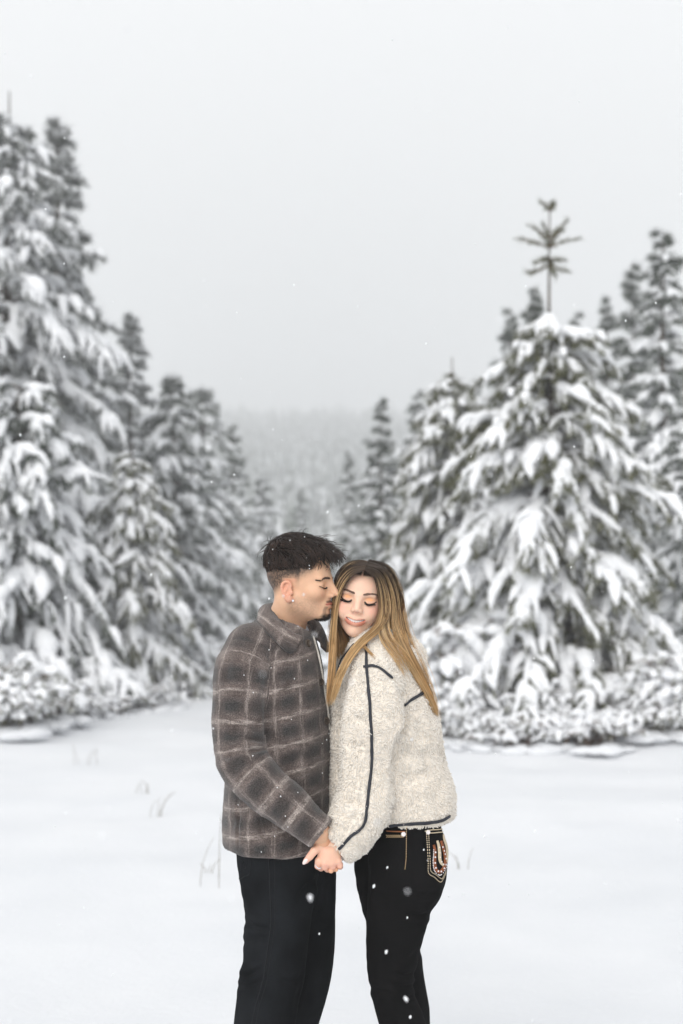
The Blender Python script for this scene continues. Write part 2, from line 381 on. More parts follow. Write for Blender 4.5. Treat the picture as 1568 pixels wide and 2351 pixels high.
# --- left hand group
x, y, H = by_apex(20, 205, 20.5)
l1 = tree_meshes('left_big', M_needle_grey, seed=51, H=H, Rad=3.3, z0=0.8, per=6, gap=0.25, droop=0.78, power=0.84, bare=0.03, frost=0.58, lump=0.98, dens=0.95, nscale=1.35)
plant_tree(l1, x, y, 'tallest broad grey-green conifer with long snow-heavy boughs at the lane edge', 0.3)
x, y, H = by_apex(132, 268, 24.5)
l2 = tree_meshes('left_spire', M_needle_grey, seed=53, H=H, Rad=2.3, z0=0.6, per=5, gap=0.30, droop=0.5, power=0.92, frost=0.56, lump=0.85, dens=0.9, snow=0.95, nscale=1.5)
plant_tree(l2, x, y, 'narrow lightly snowed spire rising behind the tallest broad conifer', 1.3)
x, y, H = by_apex(70, 900, 17.0)
l3 = tree_meshes('left_front', M_needle_green, seed=57, H=H, Rad=1.70, z0=0.45, per=6, gap=0.19, droop=0.85, power=0.62, frost=0.40, lump=1.08, dens=1.05)
plant_tree(l3, x - 0.15, y, 'low front conifer with thick white paws of snow above bare brown soil', 0.9)
x, y, H = by_apex(398, 850, 26)
l4 = tree_meshes('left_mid', M_needle_green, seed=59, H=H, Rad=1.9, z0=0.35, per=5, gap=0.27, droop=0.75, power=0.8, frost=0.55, lump=0.95, dens=0.9, nscale=1.35)
plant_tree(l4, x, y, 'pale frosted conifer just beyond the broad grey-green one on the lane', 0.0)
x, y, H = by_apex(300, 1010, 18)
plant_tree(m2, x, y, 'round-topped young conifer tucked under the tallest broad one', 4.0, H / by_apex(1038, 815, 17.5)[2])
for k, (ms, H0, u, v, Y, lb) in enumerate([
        (l4, by_apex(398, 850, 26)[2], 465, 880, 36, 'frosted conifer far down the left side of the lane'),
        (l2, by_apex(132, 268, 24.5)[2], 300, 715, 27, 'frosted conifer filling the gap between the broad grey-green one and the pale one'),
        (m3, by_apex(874, 915, 30)[2], 535, 975, 44, 'small slender conifer where the left lane edge meets the slope'),
        (m4, by_apex(1520, 525, 23)[2], 960, 895, 40, 'misty fir between the lone spire and the smaller rounded pine'),
        (m5, 6.5, 800, 1035, 52, 'faint fir just left of the lone dark spire'),
        (m4, by_apex(1520, 525, 23)[2], 1090, 880, 30, 'misty fir behind the smaller rounded pine'),
        (l4, by_apex(398, 850, 26)[2], 600, 1090, 48, 'small frosted conifer at the foot of the misty slope'),
        (m5, 6.5, 690, 1120, 60, 'faint fir at the bottom of the misty slope'),
        (l4, by_apex(398, 850, 26)[2], 905, 1060, 34, 'frosted conifer at the foot of the lone dark spire'),
        (m4, by_apex(1520, 525, 23)[2], 1600, 760, 17, 'snowy fir partly cut off beside the tall dark fir'),
        (l1, by_apex(20, 205, 20.5)[2], -170, 420, 17, 'broad conifer mostly hidden beyond the tallest one')]):
    back_tree(ms, H0, u, v, Y, lb, 0.8 * k + 0.5)

# --- the wooded slope far behind: one mass of small snowy firs
def far_fir(rg, n_tier=7):
    H = 1.0; Vs, Ts, col = [], [], []; n = 0
    for k in range(n_tier):
        z = 0.08 + 0.86 * k / n_tier; r = 0.20 * (1 - k / n_tier) ** 0.8 + 0.015; m_ = 9
        a = np.arange(m_) * 6.283 / m_ + rg.random(); rr = r * (0.55 + 0.75 * rg.random(m_))
        ring = np.stack([np.cos(a) * rr, np.sin(a) * rr, z - 0.05 * rr / 0.2 + 0.02 * rg.normal(size=m_)], -1)
        Vs += [np.array([[0, 0, z + 0.19]]), ring]
        Ts.append(np.stack([np.full(m_, n), n + 1 + np.arange(m_), n + 1 + (np.arange(m_) + 1) % m_], -1))
        f = np.clip(rg.normal(0.36, 0.42, m_), 0, 1); col += [0.6] + list(f); n += m_ + 1
    return np.concatenate(Vs), np.concatenate(Ts), np.array(col)
rg = np.random.default_rng(77)
protos = [far_fir(rg) for _ in range(6)]
Vs, Ts, Fr, n = [], [], [], 0
for k in range(14000):
    yy = math.sqrt(100 ** 2 + rg.random() * (800 ** 2 - 100 ** 2)); xx = (rg.random() - 0.5) * 0.26 * yy - 0.015 * yy
    if k > 7000: xx = (rg.random() - 0.5) * 1.1 * yy
    if k < 350: yy = 75 + 60 * rg.random(); xx = (rg.random() - 0.5) * 0.4 * yy
    if yy > 300 and rg.random() < smooth(300, 680, yy): continue
    hh = (5 + 6 * rg.random() ** 1.5) * (0.7 if yy < 135 else 1.0); pv, pt, pf = protos[rg.integers(6)]
    a = rg.random() * 6.28; c, s = math.cos(a), math.sin(a)
    v = np.stack([pv[:, 0] * c - pv[:, 1] * s, pv[:, 0] * s + pv[:, 1] * c, pv[:, 2]], -1) * np.array([hh * 0.85, hh * 0.85, hh])
    v += np.array([xx, yy, float(ground_z(xx, yy))])
    Vs.append(v); Ts.append(pt + n); Fr.append(pf); n += len(v)
fo = obj('distant_wood', mesh('distant_wood', np.concatenate(Vs), T=np.concatenate(Ts), mat=M_needle_green, sm=False, attrs={'frost': np.concatenate(Fr)}))
tag(fo, 'misty slope of countless small snowy firs fading into cloud', 'forest', kind='stuff')

# --- low brush bent under snow
def brush_meshes(seed, w, h, n, lump=1.0, leaf=0.5):
    rg = np.random.default_rng(seed); t = np.linspace(0, 1, 7); C = []
    for k in range(int(n * 1.5)):
        a = rg.random() * 6.283; l = h * (0.45 + 0.9 * rg.random()); sp = w * (0.15 + 0.9 * rg.random()); b = rg.normal(size=2) * w * 0.22
        up = 1.6 * t - (0.75 + 0.5 * rg.random()) * t ** 2
        C.append(np.stack([b[0] + np.cos(a) * sp * t ** 1.3, b[1] + np.sin(a) * sp * t ** 1.3, np.maximum(l * up, 0.0)], -1))
        for q in range(4):
            i = rg.integers(2, 6); st_ = C[-1 - q][i] if q == 0 else C[-1 - q][i]; a2 = a + rg.normal() * 1.0; l2 = 0.28 * l + 0.05
            C.append(st_ + np.stack([np.cos(a2) * l2 * t, np.sin(a2) * l2 * t, l2 * (0.9 * t - 1.1 * t ** 2)], -1))
    C = np.array(C); C[..., 2] = np.maximum(C[..., 2], 0.0)
    TV, TQ = tubes(C, np.linspace(0.007, 0.003, 7)[None] * np.ones((len(C), 1)), 4)
    m_ = int(len(C) * 3.8); i = rg.integers(len(C), size=m_); j = rg.integers(1, 6, size=m_)      # separate dabs of snow, not one coat
    c0 = C[i, j] + (C[i, j + 1] - C[i, j]) * rg.random((m_, 1)); dv = nrm(C[i, j + 1] - C[i, j] + rg.normal(size=(m_, 3)) * 0.01)
    pr = (0.011 + 0.030 * rg.random(m_) ** 1.6) * lump; tt_ = np.array([-1.5, -0.9, 0, 0.9, 1.6]); Cs = c0[:, None] + dv[:, None] * (pr[:, None] * tt_ * (0.8 + 0.9 * rg.random((m_, 1))))[..., None]
    Cs[..., 2] += pr[:, None] * (0.55 - 0.15 * tt_ ** 2); SV, SQ = tubes(Cs, pr[:, None] * np.array([0.15, 0.85, 1.1, 0.9, 0.15]) * (1 + 0.4 * (rg.random((m_, 5)) - 0.5)), 6, 0.8, 0.4, rg)
    ka = rg.random(26) * 6.283; kr = w * (0.5 + 0.8 * rg.random(26)); kc = np.stack([np.cos(ka) * kr, np.sin(ka) * kr, 0 * ka], -1); kd = np.stack([-np.sin(ka), np.cos(ka), 0 * ka], -1); kp = 0.04 + 0.05 * rg.random(26)   # drift gathered at the foot
    mV, mQ = tubes(kc[:, None] + kd[:, None] * (kp[:, None] * np.array([-2.2, -1.3, 0, 1.3, 2.2]))[..., None], kp[:, None] * np.array([0.1, 0.8, 1.0, 0.8, 0.1]), 8, 0.6, 0.25, rg); drift = mesh('brush_drift', mV, mQ, mat=M_snow_ground)
    m_ = int(len(C) * 18 * leaf); i = rg.integers(len(C), size=m_); j = rg.integers(2, 7, size=m_)
    NV, NT = blades(C[i, j], rg.normal(size=(m_, 3)) + np.array([0, 0, -0.3]), 0.03 + 0.05 * rg.random(m_), 0.012 + 0.012 * rg.random(m_), rg)
    return dict(drift=drift, stem=mesh('brush_stem', TV, TQ, mat=M_twig), snow=mesh('brush_snow', SV, SQ, mat=M_snow),
                leaf=mesh('brush_leaf', NV, T=NT, mat=M_needle_olive, sm=False, attrs={'frost': np.clip(np.repeat(rg.normal(0.35, 0.3, m_), 3), 0, 0.95)}))
def plant_brush(ms, u, Y, label, sc=1.0, rot=0.0, group=None, dz=0.0):
    x = (u - 784) / F_PX * Y; b = empty('snowy_bush', (x, Y, float(ground_z(x, Y)) + dz)); b.scale = (sc,) * 3; b.rotation_euler = (0, 0, rot)
    for nm, k in (('stems', 'stem'), ('leaves', 'leaf'), ('snow_load', 'snow'), ('snow_drift', 'drift')):
        o = obj(nm, ms[k], b); o['kind'] = 'stuff'
    return tag(b, label, 'bush', group)
bA = brush_meshes(1, 0.55, 0.62, 34, 1.15, 0.7); bB = brush_meshes(2, 0.5, 0.5, 40, 0.9, 0.9); bC = brush_meshes(3, 0.6, 0.30, 34, 0.75, 0.3)
gr = 'snowy brush at the foot of the right hand pine'
for k, (ms, u, Y, sc) in enumerate([(bA, 1010, 13.9, 0.95), (bB, 1095, 13.6, 0.6), (bC, 1180, 13.4, 0.9), (bB, 1265, 13.8, 0.9), (bC, 1340, 13.3, 1.0), (bA, 1430, 13.9, 0.65), (bB, 1510, 13.5, 0.85), (bA, 1590, 13.6, 1.1), (bB, 1140, 14.5, 1.1), (bB, 1490, 14.3, 1.3), (bA, 1030, 14.8, 1.5)]):
    lb = {id(bA): 'arching-stemmed bush', id(bB): 'dense leafy bush', id(bC): 'flat low brush'}[id(ms)]
    plant_brush(ms, u, Y, ('tall ' if sc > 1.05 else 'small ' if sc < 0.8 else '') + lb + ' bent under snow at the foot of the bare-leader pine', sc, k * 1.7, gr)
plant_brush(bA, 975, 14.6, 'taller snowy bush just behind the shoulder of the fleece jacket', 1.9, 0.3)
gl = 'low frosted brush along the left lane edge'
for k, (u, Y, sc) in enumerate([(20, 14.2, 1.2), (85, 14.6, 1.0), (-30, 13.6, 1.2), (165, 15.6, 0.8), (245, 16.2, 0.8), (310, 17.0, 0.9), (365, 18.0, 0.9), (410, 18.4, 1.1), (450, 20, 1.2), (490, 22, 1.3), (470, 25, 1.4), (505, 28, 1.4)]):
    plant_brush(bC if k > 2 else bB, u, Y, 'low frosted brush along the left edge of the lane' if k > 2 else 'leafy snowy bush in front of the low conifer with thick snow paws', sc, k * 2.1, gl)
# --- dry stalks poking through the snow
M_straw = plain('dry_grass', (0.20, 0.17, 0.12), 0.9, 0.1)
rg = np.random.default_rng(12)
for u, v, Y, hgt, n_, lb in ((489, 1765, 7.5, 0.42, 2, 'thin dry stalk arching up beside the plaid sleeve'), (330, 1740, 10.5, 0.16, 5, 'tuft of short dry stalks in open snow left of the couple'), (375, 1770, 9.6, 0.20, 4, 'few dry stalks nearer the plaid sleeve in open snow'),
                             (487, 1870, 7.9, 0.10, 3, 'small dark sprig in the snow beside the jacket back'), (1060, 1890, 8.0, 0.15, 4, 'bent dry twig in the snow beside the fleece hem'), (195, 1700, 12.0, 0.2, 5, 'dry stalks at the snowy brush by the left lane edge')):
    x = (u - 784) / F_PX * Y; z = float(ground_z(x, Y)); C = []
    for k in range(n_):
        t = np.linspace(0, 1, 8); a = rg.random() * 6.28; l = hgt * (0.6 + 0.6 * rg.random()); bx_ = rg.normal() * 0.05
        C.append(np.stack([bx_ + np.cos(a) * l * 0.45 * t ** 2, np.sin(a) * l * 0.3 * t ** 2, l * (t - 0.25 * t ** 2) - 0.01], -1))
    g_ = empty('dry_stalk_clump', (x, Y, z)); tag(g_, lb, 'dry grass')
    for c in C: obj('stalk', mesh('stalk', *tubes(c[None], np.linspace(0.0022, 0.0010, 8)[None], 4), mat=M_straw), g_)
# ================================================================== implicit modelling: smooth unions on a grid, then surface nets
class Field:
    def __init__(s, lo, hi, h, far=0.08):
        s.lo = np.array(lo, float); s.h = h
        n = np.ceil((np.array(hi) - s.lo) / h).astype(int) + 1
        s.ax = [(s.lo[i] + h * np.arange(n[i])).astype(np.float32) for i in range(3)]
        s.f = np.full(n, far, np.float32)
    def block(s, lo, hi):
        sl = []
        for i in range(3):
            a = max(0, int((lo[i] - s.lo[i]) / s.h)); b = min(s.f.shape[i], int((hi[i] - s.lo[i]) / s.h) + 2)
            if b <= a: return None
            sl.append(slice(a, b))
        X, Y, Z = s.ax[0][sl[0]][:, None, None], s.ax[1][sl[1]][None, :, None], s.ax[2][sl[2]][None, None, :]
        return tuple(sl), X, Y, Z
    def op(s, prim, k=0.01, mode='add'):
        lo, hi, fn = prim; m = k + 3 * s.h + (0.02 if mode == 'add' else 0)
        b = s.block(np.array(lo) - m, np.array(hi) + m)
        if b is None: return
        sl, X, Y, Z = b; d = fn(X, Y, Z).astype(np.float32); a = s.f[sl]
        if mode == 'sub': a, d = -a, d
        hh = np.maximum(k - np.abs(a - d), 0) / max(k, 1e-6)
        r = np.minimum(a, d) - hh * hh * k * 0.25
        s.f[sl] = -r if mode == 'sub' else r
    def add(s, prim, k=0.01): s.op(prim, k)
    def sub(s, prim, k=0.01): s.op(prim, k, 'sub')
    def cut(s, p, n, k=0.006):
        """keep the side the normal points away from"""
        n = nrm(n); d = ((s.ax[0][:, None, None] - p[0]) * n[0] + (s.ax[1][None, :, None] - p[1]) * n[1] + (s.ax[2][None, None, :] - p[2]) * n[2]).astype(np.float32)
        hh = np.maximum(k - np.abs(s.f - d), 0) / k
        s.f = np.maximum(s.f, d) + hh * hh * k * 0.25
    def net(s):
        f = s.f; ins = f < 0
        n = np.array(f.shape) - 1
        cnt = np.zeros(n, np.uint8)
        cs = [(i, j, k) for i in (0, 1) for j in (0, 1) for k in (0, 1)]
        for i, j, k in cs: cnt += ins[i:n[0] + i, j:n[1] + j, k:n[2] + k]
        act = (cnt > 0) & (cnt < 8); idx = np.full(n, -1, np.int32); nv = int(act.sum()); idx[act] = np.arange(nv)
        I, J, K = np.nonzero(act); acc = np.zeros((nv, 3)); w = np.zeros(nv)
        for a in cs:
            for ax in range(3):
                if a[ax]: continue
                b = list(a); b[ax] = 1
                fa = f[I + a[0], J + a[1], K + a[2]]; fb = f[I + b[0], J + b[1], K + b[2]]
                mk = (fa < 0) != (fb < 0); t = np.where(mk, fa / np.where(mk, fa - fb, 1), 0)
                p = np.array(a, float)[None] * np.ones((nv, 1)); p[:, ax] = t
                acc += p * mk[:, None]; w += mk
        V = s.lo + s.h * (np.stack([I, J, K], -1) + acc / w[:, None])
        Qs = []
        for ax in range(3):
            o1, o2 = [(1, 2), (2, 0), (0, 1)][ax]
            sl0 = [slice(1, -1)] * 3; sl1 = [slice(1, -1)] * 3
            sl0[ax] = slice(0, -1); sl1[ax] = slice(1, None)
            a = ins[tuple(sl0)]; b = ins[tuple(sl1)]
            e = np.nonzero(a != b)
            c = [e[0].copy(), e[1].copy(), e[2].copy()]
            for q in range(3):
                if q != ax: c[q] = c[q] + 1
            def cell(d1, d2):
                g_ = [x.copy() for x in c]; g_[o1] -= d1; g_[o2] -= d2; return idx[g_[0], g_[1], g_[2]]
            q = np.stack([cell(1, 1), cell(0, 1), cell(0, 0), cell(1, 0)], -1)
            fl = ~a[e]; q[fl] = q[fl][:, ::-1]; Qs.append(q)
        Qs = np.concatenate(Qs); Qs = Qs[(Qs >= 0).all(1)]
        used = np.unique(Qs); mp = np.zeros(len(V), np.int64); mp[used] = np.arange(len(used))
        return V[used], mp[Qs]
def ell(c, r, Rm=None):
    c = np.array(c, float); r = np.array(r, float); mx = r.max() if Rm is not None else r
    def fn(X, Y, Z):
        x, y, z = X - c[0], Y - c[1], Z - c[2]
        if Rm is not None:
            x, y, z = (Rm[0][i] * x + Rm[1][i] * y + Rm[2][i] * z for i in range(3))
        k0 = np.sqrt((x / r[0]) ** 2 + (y / r[1]) ** 2 + (z / r[2]) ** 2) + 1e-6
        k1 = np.sqrt((x / r[0] ** 2) ** 2 + (y / r[1] ** 2) ** 2 + (z / r[2] ** 2) ** 2) + 1e-6
        return k0 * (k0 - 1) / k1
    return c - mx, c + mx, fn
def cap(a, b, ra, rb=None):
    a = np.array(a, float); b = np.array(b, float); rb = ra if rb is None else rb; ab = b - a; L2 = (ab ** 2).sum() + 1e-12; m = max(ra, rb)
    def fn(X, Y, Z):
        t = np.clip(((X - a[0]) * ab[0] + (Y - a[1]) * ab[1] + (Z - a[2]) * ab[2]) / L2, 0, 1)
        return np.sqrt((X - a[0] - t * ab[0]) ** 2 + (Y - a[1] - t * ab[1]) ** 2 + (Z - a[2] - t * ab[2]) ** 2) - (ra + t * (rb - ra))
    return np.minimum(a, b) - m, np.maximum(a, b) + m, fn
def resample(pts, n):
    """smooth (Catmull-Rom) resampling of a polyline of any width"""
    p = np.array(pts, float); m = len(p)
    pe = np.concatenate([[2 * p[0] - p[1]], p, [2 * p[-1] - p[-2]]])
    t = np.linspace(0, m - 1.000001, n); i = t.astype(int); f = (t - i)[:, None]
    a, b, c, d = pe[i], pe[i + 1], pe[i + 2], pe[i + 3]
    return 0.5 * (2 * b + (c - a) * f + (2 * a - 5 * b + 4 * c - d) * f ** 2 + (3 * b - a - 3 * c + d) * f ** 3)
class Tube:
    """elliptical tube along a polyline; e1 is the first cross axis (radius a), the other axis has radius b"""
    def __init__(s, pts, a, b=None, e1=None):
        s.p = np.array(pts, float); s.a = np.array(a, float) * np.ones(len(s.p)); s.b = s.a if b is None else np.array(b, float) * np.ones(len(s.p)); s.e1 = e1
        s.L = np.concatenate([[0], np.cumsum(np.linalg.norm(np.diff(s.p, axis=0), axis=1))])
    def seg(s, i, X, Y, Z):
        a, b = s.p[i], s.p[i + 1]; ab = b - a; L2 = (ab ** 2).sum(); ax = ab / math.sqrt(L2)
        e1 = np.array([1.0, 0, 0]) if s.e1 is None else np.array(s.e1, float)
        e1 = e1 - ax * e1.dot(ax); e1 = e1 / np.linalg.norm(e1); e2 = np.cross(ax, e1)
        dx, dy, dz = X - a[0], Y - a[1], Z - a[2]
        t = np.clip((dx * ab[0] + dy * ab[1] + dz * ab[2]) / L2, 0, 1)
        dx, dy, dz = dx - t * ab[0], dy - t * ab[1], dz - t * ab[2]
        ra = s.a[i] + t * (s.a[i + 1] - s.a[i]); rb = s.b[i] + t * (s.b[i + 1] - s.b[i]); rl = np.minimum(ra, rb)
        u = dx * e1[0] + dy * e1[1] + dz * e1[2]; w = dx * e2[0] + dy * e2[1] + dz * e2[2]; l = dx * ax[0] + dy * ax[1] + dz * ax[2]
        k0 = np.sqrt((u / ra) ** 2 + (w / rb) ** 2 + (l / rl) ** 2) + 1e-6
        k1 = np.sqrt((u / ra ** 2) ** 2 + (w / rb ** 2) ** 2 + (l / rl ** 2) ** 2) + 1e-6
        return k0 * (k0 - 1) / k1, t, u, w, ra, rb
    def put(s, F, k, kin=0.004):
        """union of all segments into the field"""
        lo = (s.p - np.maximum(s.a, s.b)[:, None]).min(0); hi = (s.p + np.maximum(s.a, s.b)[:, None]).max(0)
        def fn(X, Y, Z):
            d = None
            for i in range(len(s.p) - 1):
                e = s.seg(i, X, Y, Z)[0]
                d = e if d is None else np.minimum(d, e)
            return d
        F.add((lo, hi, fn), k)
    def coords(s, V):
        """per vertex: distance, length along, arc length around"""
        X, Y, Z = V[:, 0], V[:, 1], V[:, 2]; best = np.full(len(V), 1e9); l = np.zeros(len(V)); c = np.zeros(len(V))
        for i in range(len(s.p) - 1):
            d, t, u, w, ra, rb = s.seg(i, X, Y, Z)
            m = d < best; best[m] = d[m]; l[m] = (s.L[i] + t * (s.L[i + 1] - s.L[i]))[m]
            c[m] = (np.arctan2(u / ra, w / rb) * np.sqrt(ra * rb))[m]
        return best, l, c
def vnormals(V, Q):
    n = np.cross(V[Q[:, 2]] - V[Q[:, 0]], V[Q[:, 3]] - V[Q[:, 1]]) if Q.shape[1] == 4 else np.cross(V[Q[:, 1]] - V[Q[:, 0]], V[Q[:, 2]] - V[Q[:, 0]])
    o = np.zeros_like(V)
    for k in range(Q.shape[1]): np.add.at(o, Q[:, k], n)
    return nrm(o)
def relax(V, Q, it=2, w=0.5):
    for _ in range(it):
        s = np.zeros_like(V); c = np.zeros(len(V))
        for a, b in ((0, 1), (1, 2), (2, 3), (3, 0)):
            np.add.at(s, Q[:, a], V[Q[:, b]]); np.add.at(s, Q[:, b], V[Q[:, a]])
            np.add.at(c, Q[:, a], 1); np.add.at(c, Q[:, b], 1)
        V = V * (1 - w) + w * s / c[:, None]
    return V
def px(V):
    """project points to photograph pixels"""
    d = V - np.array([0, 0, CAM_H]); fw = d[:, 1] * math.cos(PITCH) + d[:, 2] * math.sin(PITCH); up = -d[:, 1] * math.sin(PITCH) + d[:, 2] * math.cos(PITCH)
    return np.stack([784 + F_PX * d[:, 0] / fw, 1175.5 - F_PX * up / fw], -1)
def pldist(q, pl):
    """distance of 2-D points to a polyline and the signed side"""
    q = np.asarray(q, float); best = np.full(len(q), 1e9); sg = np.zeros(len(q)); tt = np.zeros(len(q)); pl = np.array(pl, float)
    for i in range(len(pl) - 1):
        a, b = pl[i], pl[i + 1]; ab = b - a; t = np.clip(((q - a) @ ab) / (ab @ ab), 0, 1); c = a + t[:, None] * ab
        d = np.linalg.norm(q - c, axis=1); m = d < best; best[m] = d[m]; sg[m] = np.sign(ab[0] * (q[m, 1] - a[1]) - ab[1] * (q[m, 0] - a[0])); tt[m] = (i + t[m]) / (len(pl) - 1)
    return best, sg, tt
def inpoly(q, poly):
    x, y = q[:, 0], q[:, 1]; r = np.zeros(len(q), bool); n = len(poly); j = n - 1
    for i in range(n):
        xi, yi = poly[i]; xj, yj = poly[j]
        m = ((yi > y) != (yj > y)) & (x < (xj - xi) * (y - yi) / ((yj - yi) if yj != yi else 1e-9) + xi); r ^= m; j = i
    return r
from mathutils.bvhtree import BVHTree
class Skin:
    """casts photograph pixels onto a built surface"""
    def __init__(s, V, Q): s.t = BVHTree.FromPolygons([tuple(v) for v in V], [tuple(int(i) for i in q) for q in Q])
    def hit(s, u, v, off=0.0):
        o = Vector((0, 0, CAM_H)); d = Vector(P(u, v, 3.8)) - o
        h, n, i, t = s.t.ray_cast(o, d.normalized())
        if h is None: return None, None
        if n.dot(d) > 0: n = -n
        return np.array(h) + np.array(n) * off, np.array(n)
    def line(s, pts, n=40, off=0.0):
        P_, N_ = [], []
        for u, v in resample(pts, n):
            h, nn = s.hit(u, v, off)
            if h is not None and (not P_ or abs(h[1] - P_[-1][1]) < 0.06): P_.append(h); N_.append(nn)
        return np.array(P_), np.array(N_)
def crease(V, Nn, lines, face=0.35):
    """press soft folds (pixels, depth m, width px) into the camera side of a cloth"""
    q = px(V); front = smooth(face, -0.2, Nn[:, 1])
    disp = np.zeros(len(V))
    for pl, dep, wd in lines:
        d, sg, t = pldist(q, resample(pl, 12)); env = np.sin(np.clip(t, 0.02, 0.98) * np.pi) ** 0.5
        disp += env * dep * (-np.exp(-(d / wd) ** 2) + 0.45 * np.exp(-((d - 1.9 * wd) / (1.2 * wd)) ** 2))
    return V + Nn * (disp * front)[:, None]
def tuft_scatter(V, Q, n, rg):
    """area weighted random points with normals on a quad mesh"""
    T = np.concatenate([Q[:, [0, 1, 2]], Q[:, [0, 2, 3]]]); a = np.linalg.norm(np.cross(V[T[:, 1]] - V[T[:, 0]], V[T[:, 2]] - V[T[:, 0]]), axis=1)
    i = rg.choice(len(T), n, p=a / a.sum()); r1 = np.sqrt(rg.random(n)); r2 = rg.random(n)
    w = np.stack([1 - r1, r1 * (1 - r2), r1 * r2], -1)
    return (V[T[i]] * w[..., None]).sum(1), T[i], w
# ================================================================== heads (canonical space: face towards -y, x to the picture's right)
def rot(yaw, pitch, roll):
    """yaw about z, pitch forward about x, roll about y (clockwise as the camera sees it)"""
    return np.array(Matrix.Rotation(R_(roll), 3, 'Y') @ Matrix.Rotation(R_(yaw), 3, 'Z') @ Matrix.Rotation(R_(pitch), 3, 'X'))
def head_field(male, neck_to, h=0.0019):
    F = Field((-0.10, -0.140, -0.20), (0.10, 0.125, 0.14), h)
    A = lambda p, k=0.012: F.add(p, k)
    def both(mk, k=0.012, mode='add'):
        for s in (-1, 1): F.op(mk(s), k, mode)
    w = 1.0 if male else 0.96
    A(ell((0, 0.012, 0.036), (0.075 * w, 0.090, 0.084)))
    A(ell((0, -0.028, 0.030), (0.064 * w, 0.058, 0.072)), 0.02)                       # forehead
    A(ell((0, -0.030, -0.040), (0.056 if male else 0.051, 0.056, 0.066)), 0.03)                     # lower face
    both(lambda s: cap((s * (0.050 if male else 0.044), 0.000, -0.050), (s * (0.018 if male else 0.011), -0.066, -0.088), 0.019 if male else 0.015, 0.013 if male else 0.011), 0.022)   # jaw line
    A(ell((0, -0.076, -0.087), (0.021 if male else 0.016, 0.015, 0.014)), 0.016)      # chin
    both(lambda s: ell((s * 0.040, -0.058, -0.022), (0.022, 0.022, 0.022 if male else 0.026)), 0.02)    # cheek bones
    if not male: both(lambda s: ell((s * 0.036, -0.064, -0.040), (0.018, 0.018, 0.018)), 0.02)       # smiling cheeks
    both(lambda s: cap((s * 0.010, -0.083, 0.020), (s * 0.042, -0.071, 0.021), 0.0085 if male else 0.006), 0.014)
    both(lambda s: ell((s * 0.031, -0.096, 0.001), (0.017, 0.016, 0.012)), 0.012, 'sub')            # sockets
    both(lambda s: ell((s * 0.033, -0.0680, -0.001), (0.0165, 0.0142, 0.0125)), 0.004)               # closed eye
    both(lambda s: cap((s * 0.020, -0.0815, -0.008), (s * 0.043, -0.074, -0.0065), 0.0020), 0.004)    # lower lid edge
    # nose
    A(cap((0, -0.076, 0.008), (0, -0.086, -0.028), 0.0095, 0.0125), 0.012)
    nz = 0.005 if male else 0.008; ny = -0.007 if male else 0.0
    A(cap((0, -0.085 + ny * 0.4, 0.012), (0, (-0.099 if male else -0.0965) + ny, -0.022 + nz), 0.0070, 0.0075), 0.012)
    A(ell((0, (-0.1035 if male else -0.0985) + ny, -0.031 + nz), (0.0095 if male else 0.0088, 0.0105, 0.0085)), 0.008)
    both(lambda s: ell((s * (0.0120 if male else 0.0105), -0.0925 + ny * 0.6, -0.036 + nz), (0.0068 if male else 0.0058, 0.0105, 0.0070)), 0.006)
    both(lambda s: ell((s * 0.0060, -0.0985 + ny * 0.8, -0.0415 + nz), (0.0032, 0.0052, 0.0034)), 0.003, 'sub')
    # mouth
    mz = -0.0575
    A(ell((0, -0.078, mz), (0.025, 0.0145, 0.018)), 0.012)
    if male:
        up = [(-0.021, -0.0800, mz), (-0.008, -0.0915, mz + 0.0035), (0, -0.0925, mz + 0.0028), (0.008, -0.0915, mz + 0.0035), (0.021, -0.0800, mz)]
        lo = [(-0.020, -0.0800, mz - 0.002), (-0.008, -0.0900, mz - 0.0065), (0, -0.0912, mz - 0.0075), (0.008, -0.0900, mz - 0.0065), (0.020, -0.0800, mz - 0.002)]
        up, lo = resample(up, 11), resample(lo, 11)
        for i in range(10):
            A(cap(up[i], up[i + 1], 0.0042), 0.003); 
        for i in range(10): A(cap(lo[i], lo[i + 1], 0.0048), 0.003)
        mid = resample([(-0.023, -0.0825, mz - 0.0005), (-0.01, -0.0955, mz - 0.0018), (0, -0.0968, mz - 0.002), (0.01, -0.0955, mz - 0.0018), (0.023, -0.0825, mz - 0.0005)], 9)
        for i in range(8): F.sub(cap(mid[i], mid[i + 1], 0.0011), 0.002)
    else:
        c = 0.0305
        up = [(-c, -0.0760, mz + 0.0066), (-0.015, -0.0880, mz + 0.0062), (0, -0.0925, mz + 0.0050), (0.015, -0.0880, mz + 0.0062), (c, -0.0760, mz + 0.0066)]
        lo = [(-c, -0.0755, mz + 0.0054), (-0.018, -0.0845, mz - 0.0045), (0, -0.0890, mz - 0.0082), (0.018, -0.0845, mz - 0.0045), (c, -0.0755, mz + 0.0054)]
        op = [(-0.0260, -0.0800, mz + 0.0042), (-0.013, -0.0895, mz + 0.0006), (0, -0.0930, mz - 0.0018), (0.013, -0.0895, mz + 0.0006), (0.0260, -0.0800, mz + 0.0042)]
        up, lo, op = resample(up, 13), resample(lo, 13), resample(op, 13)
        for i in range(12): A(cap(up[i], up[i + 1], 0.0028 + 0.0010 * (1 - abs(i - 5.5) / 6)), 0.0045)
        for i in range(12): A(cap(lo[i], lo[i + 1], 0.0028 + 0.0030 * (1 - abs(i - 5.5) / 6)), 0.0045)
        for i in range(12):
            t = 1 - abs(i - 5.5) / 6.5
            [F.sub(cap(op[i] + np.array([0, e_, 0.0012]), op[i + 1] + np.array([0, e_, 0.0012]), 0.0014 + 0.0022 * t), 0.0012) for e_ in (-0.004, 0.0, 0.004, 0.008)]
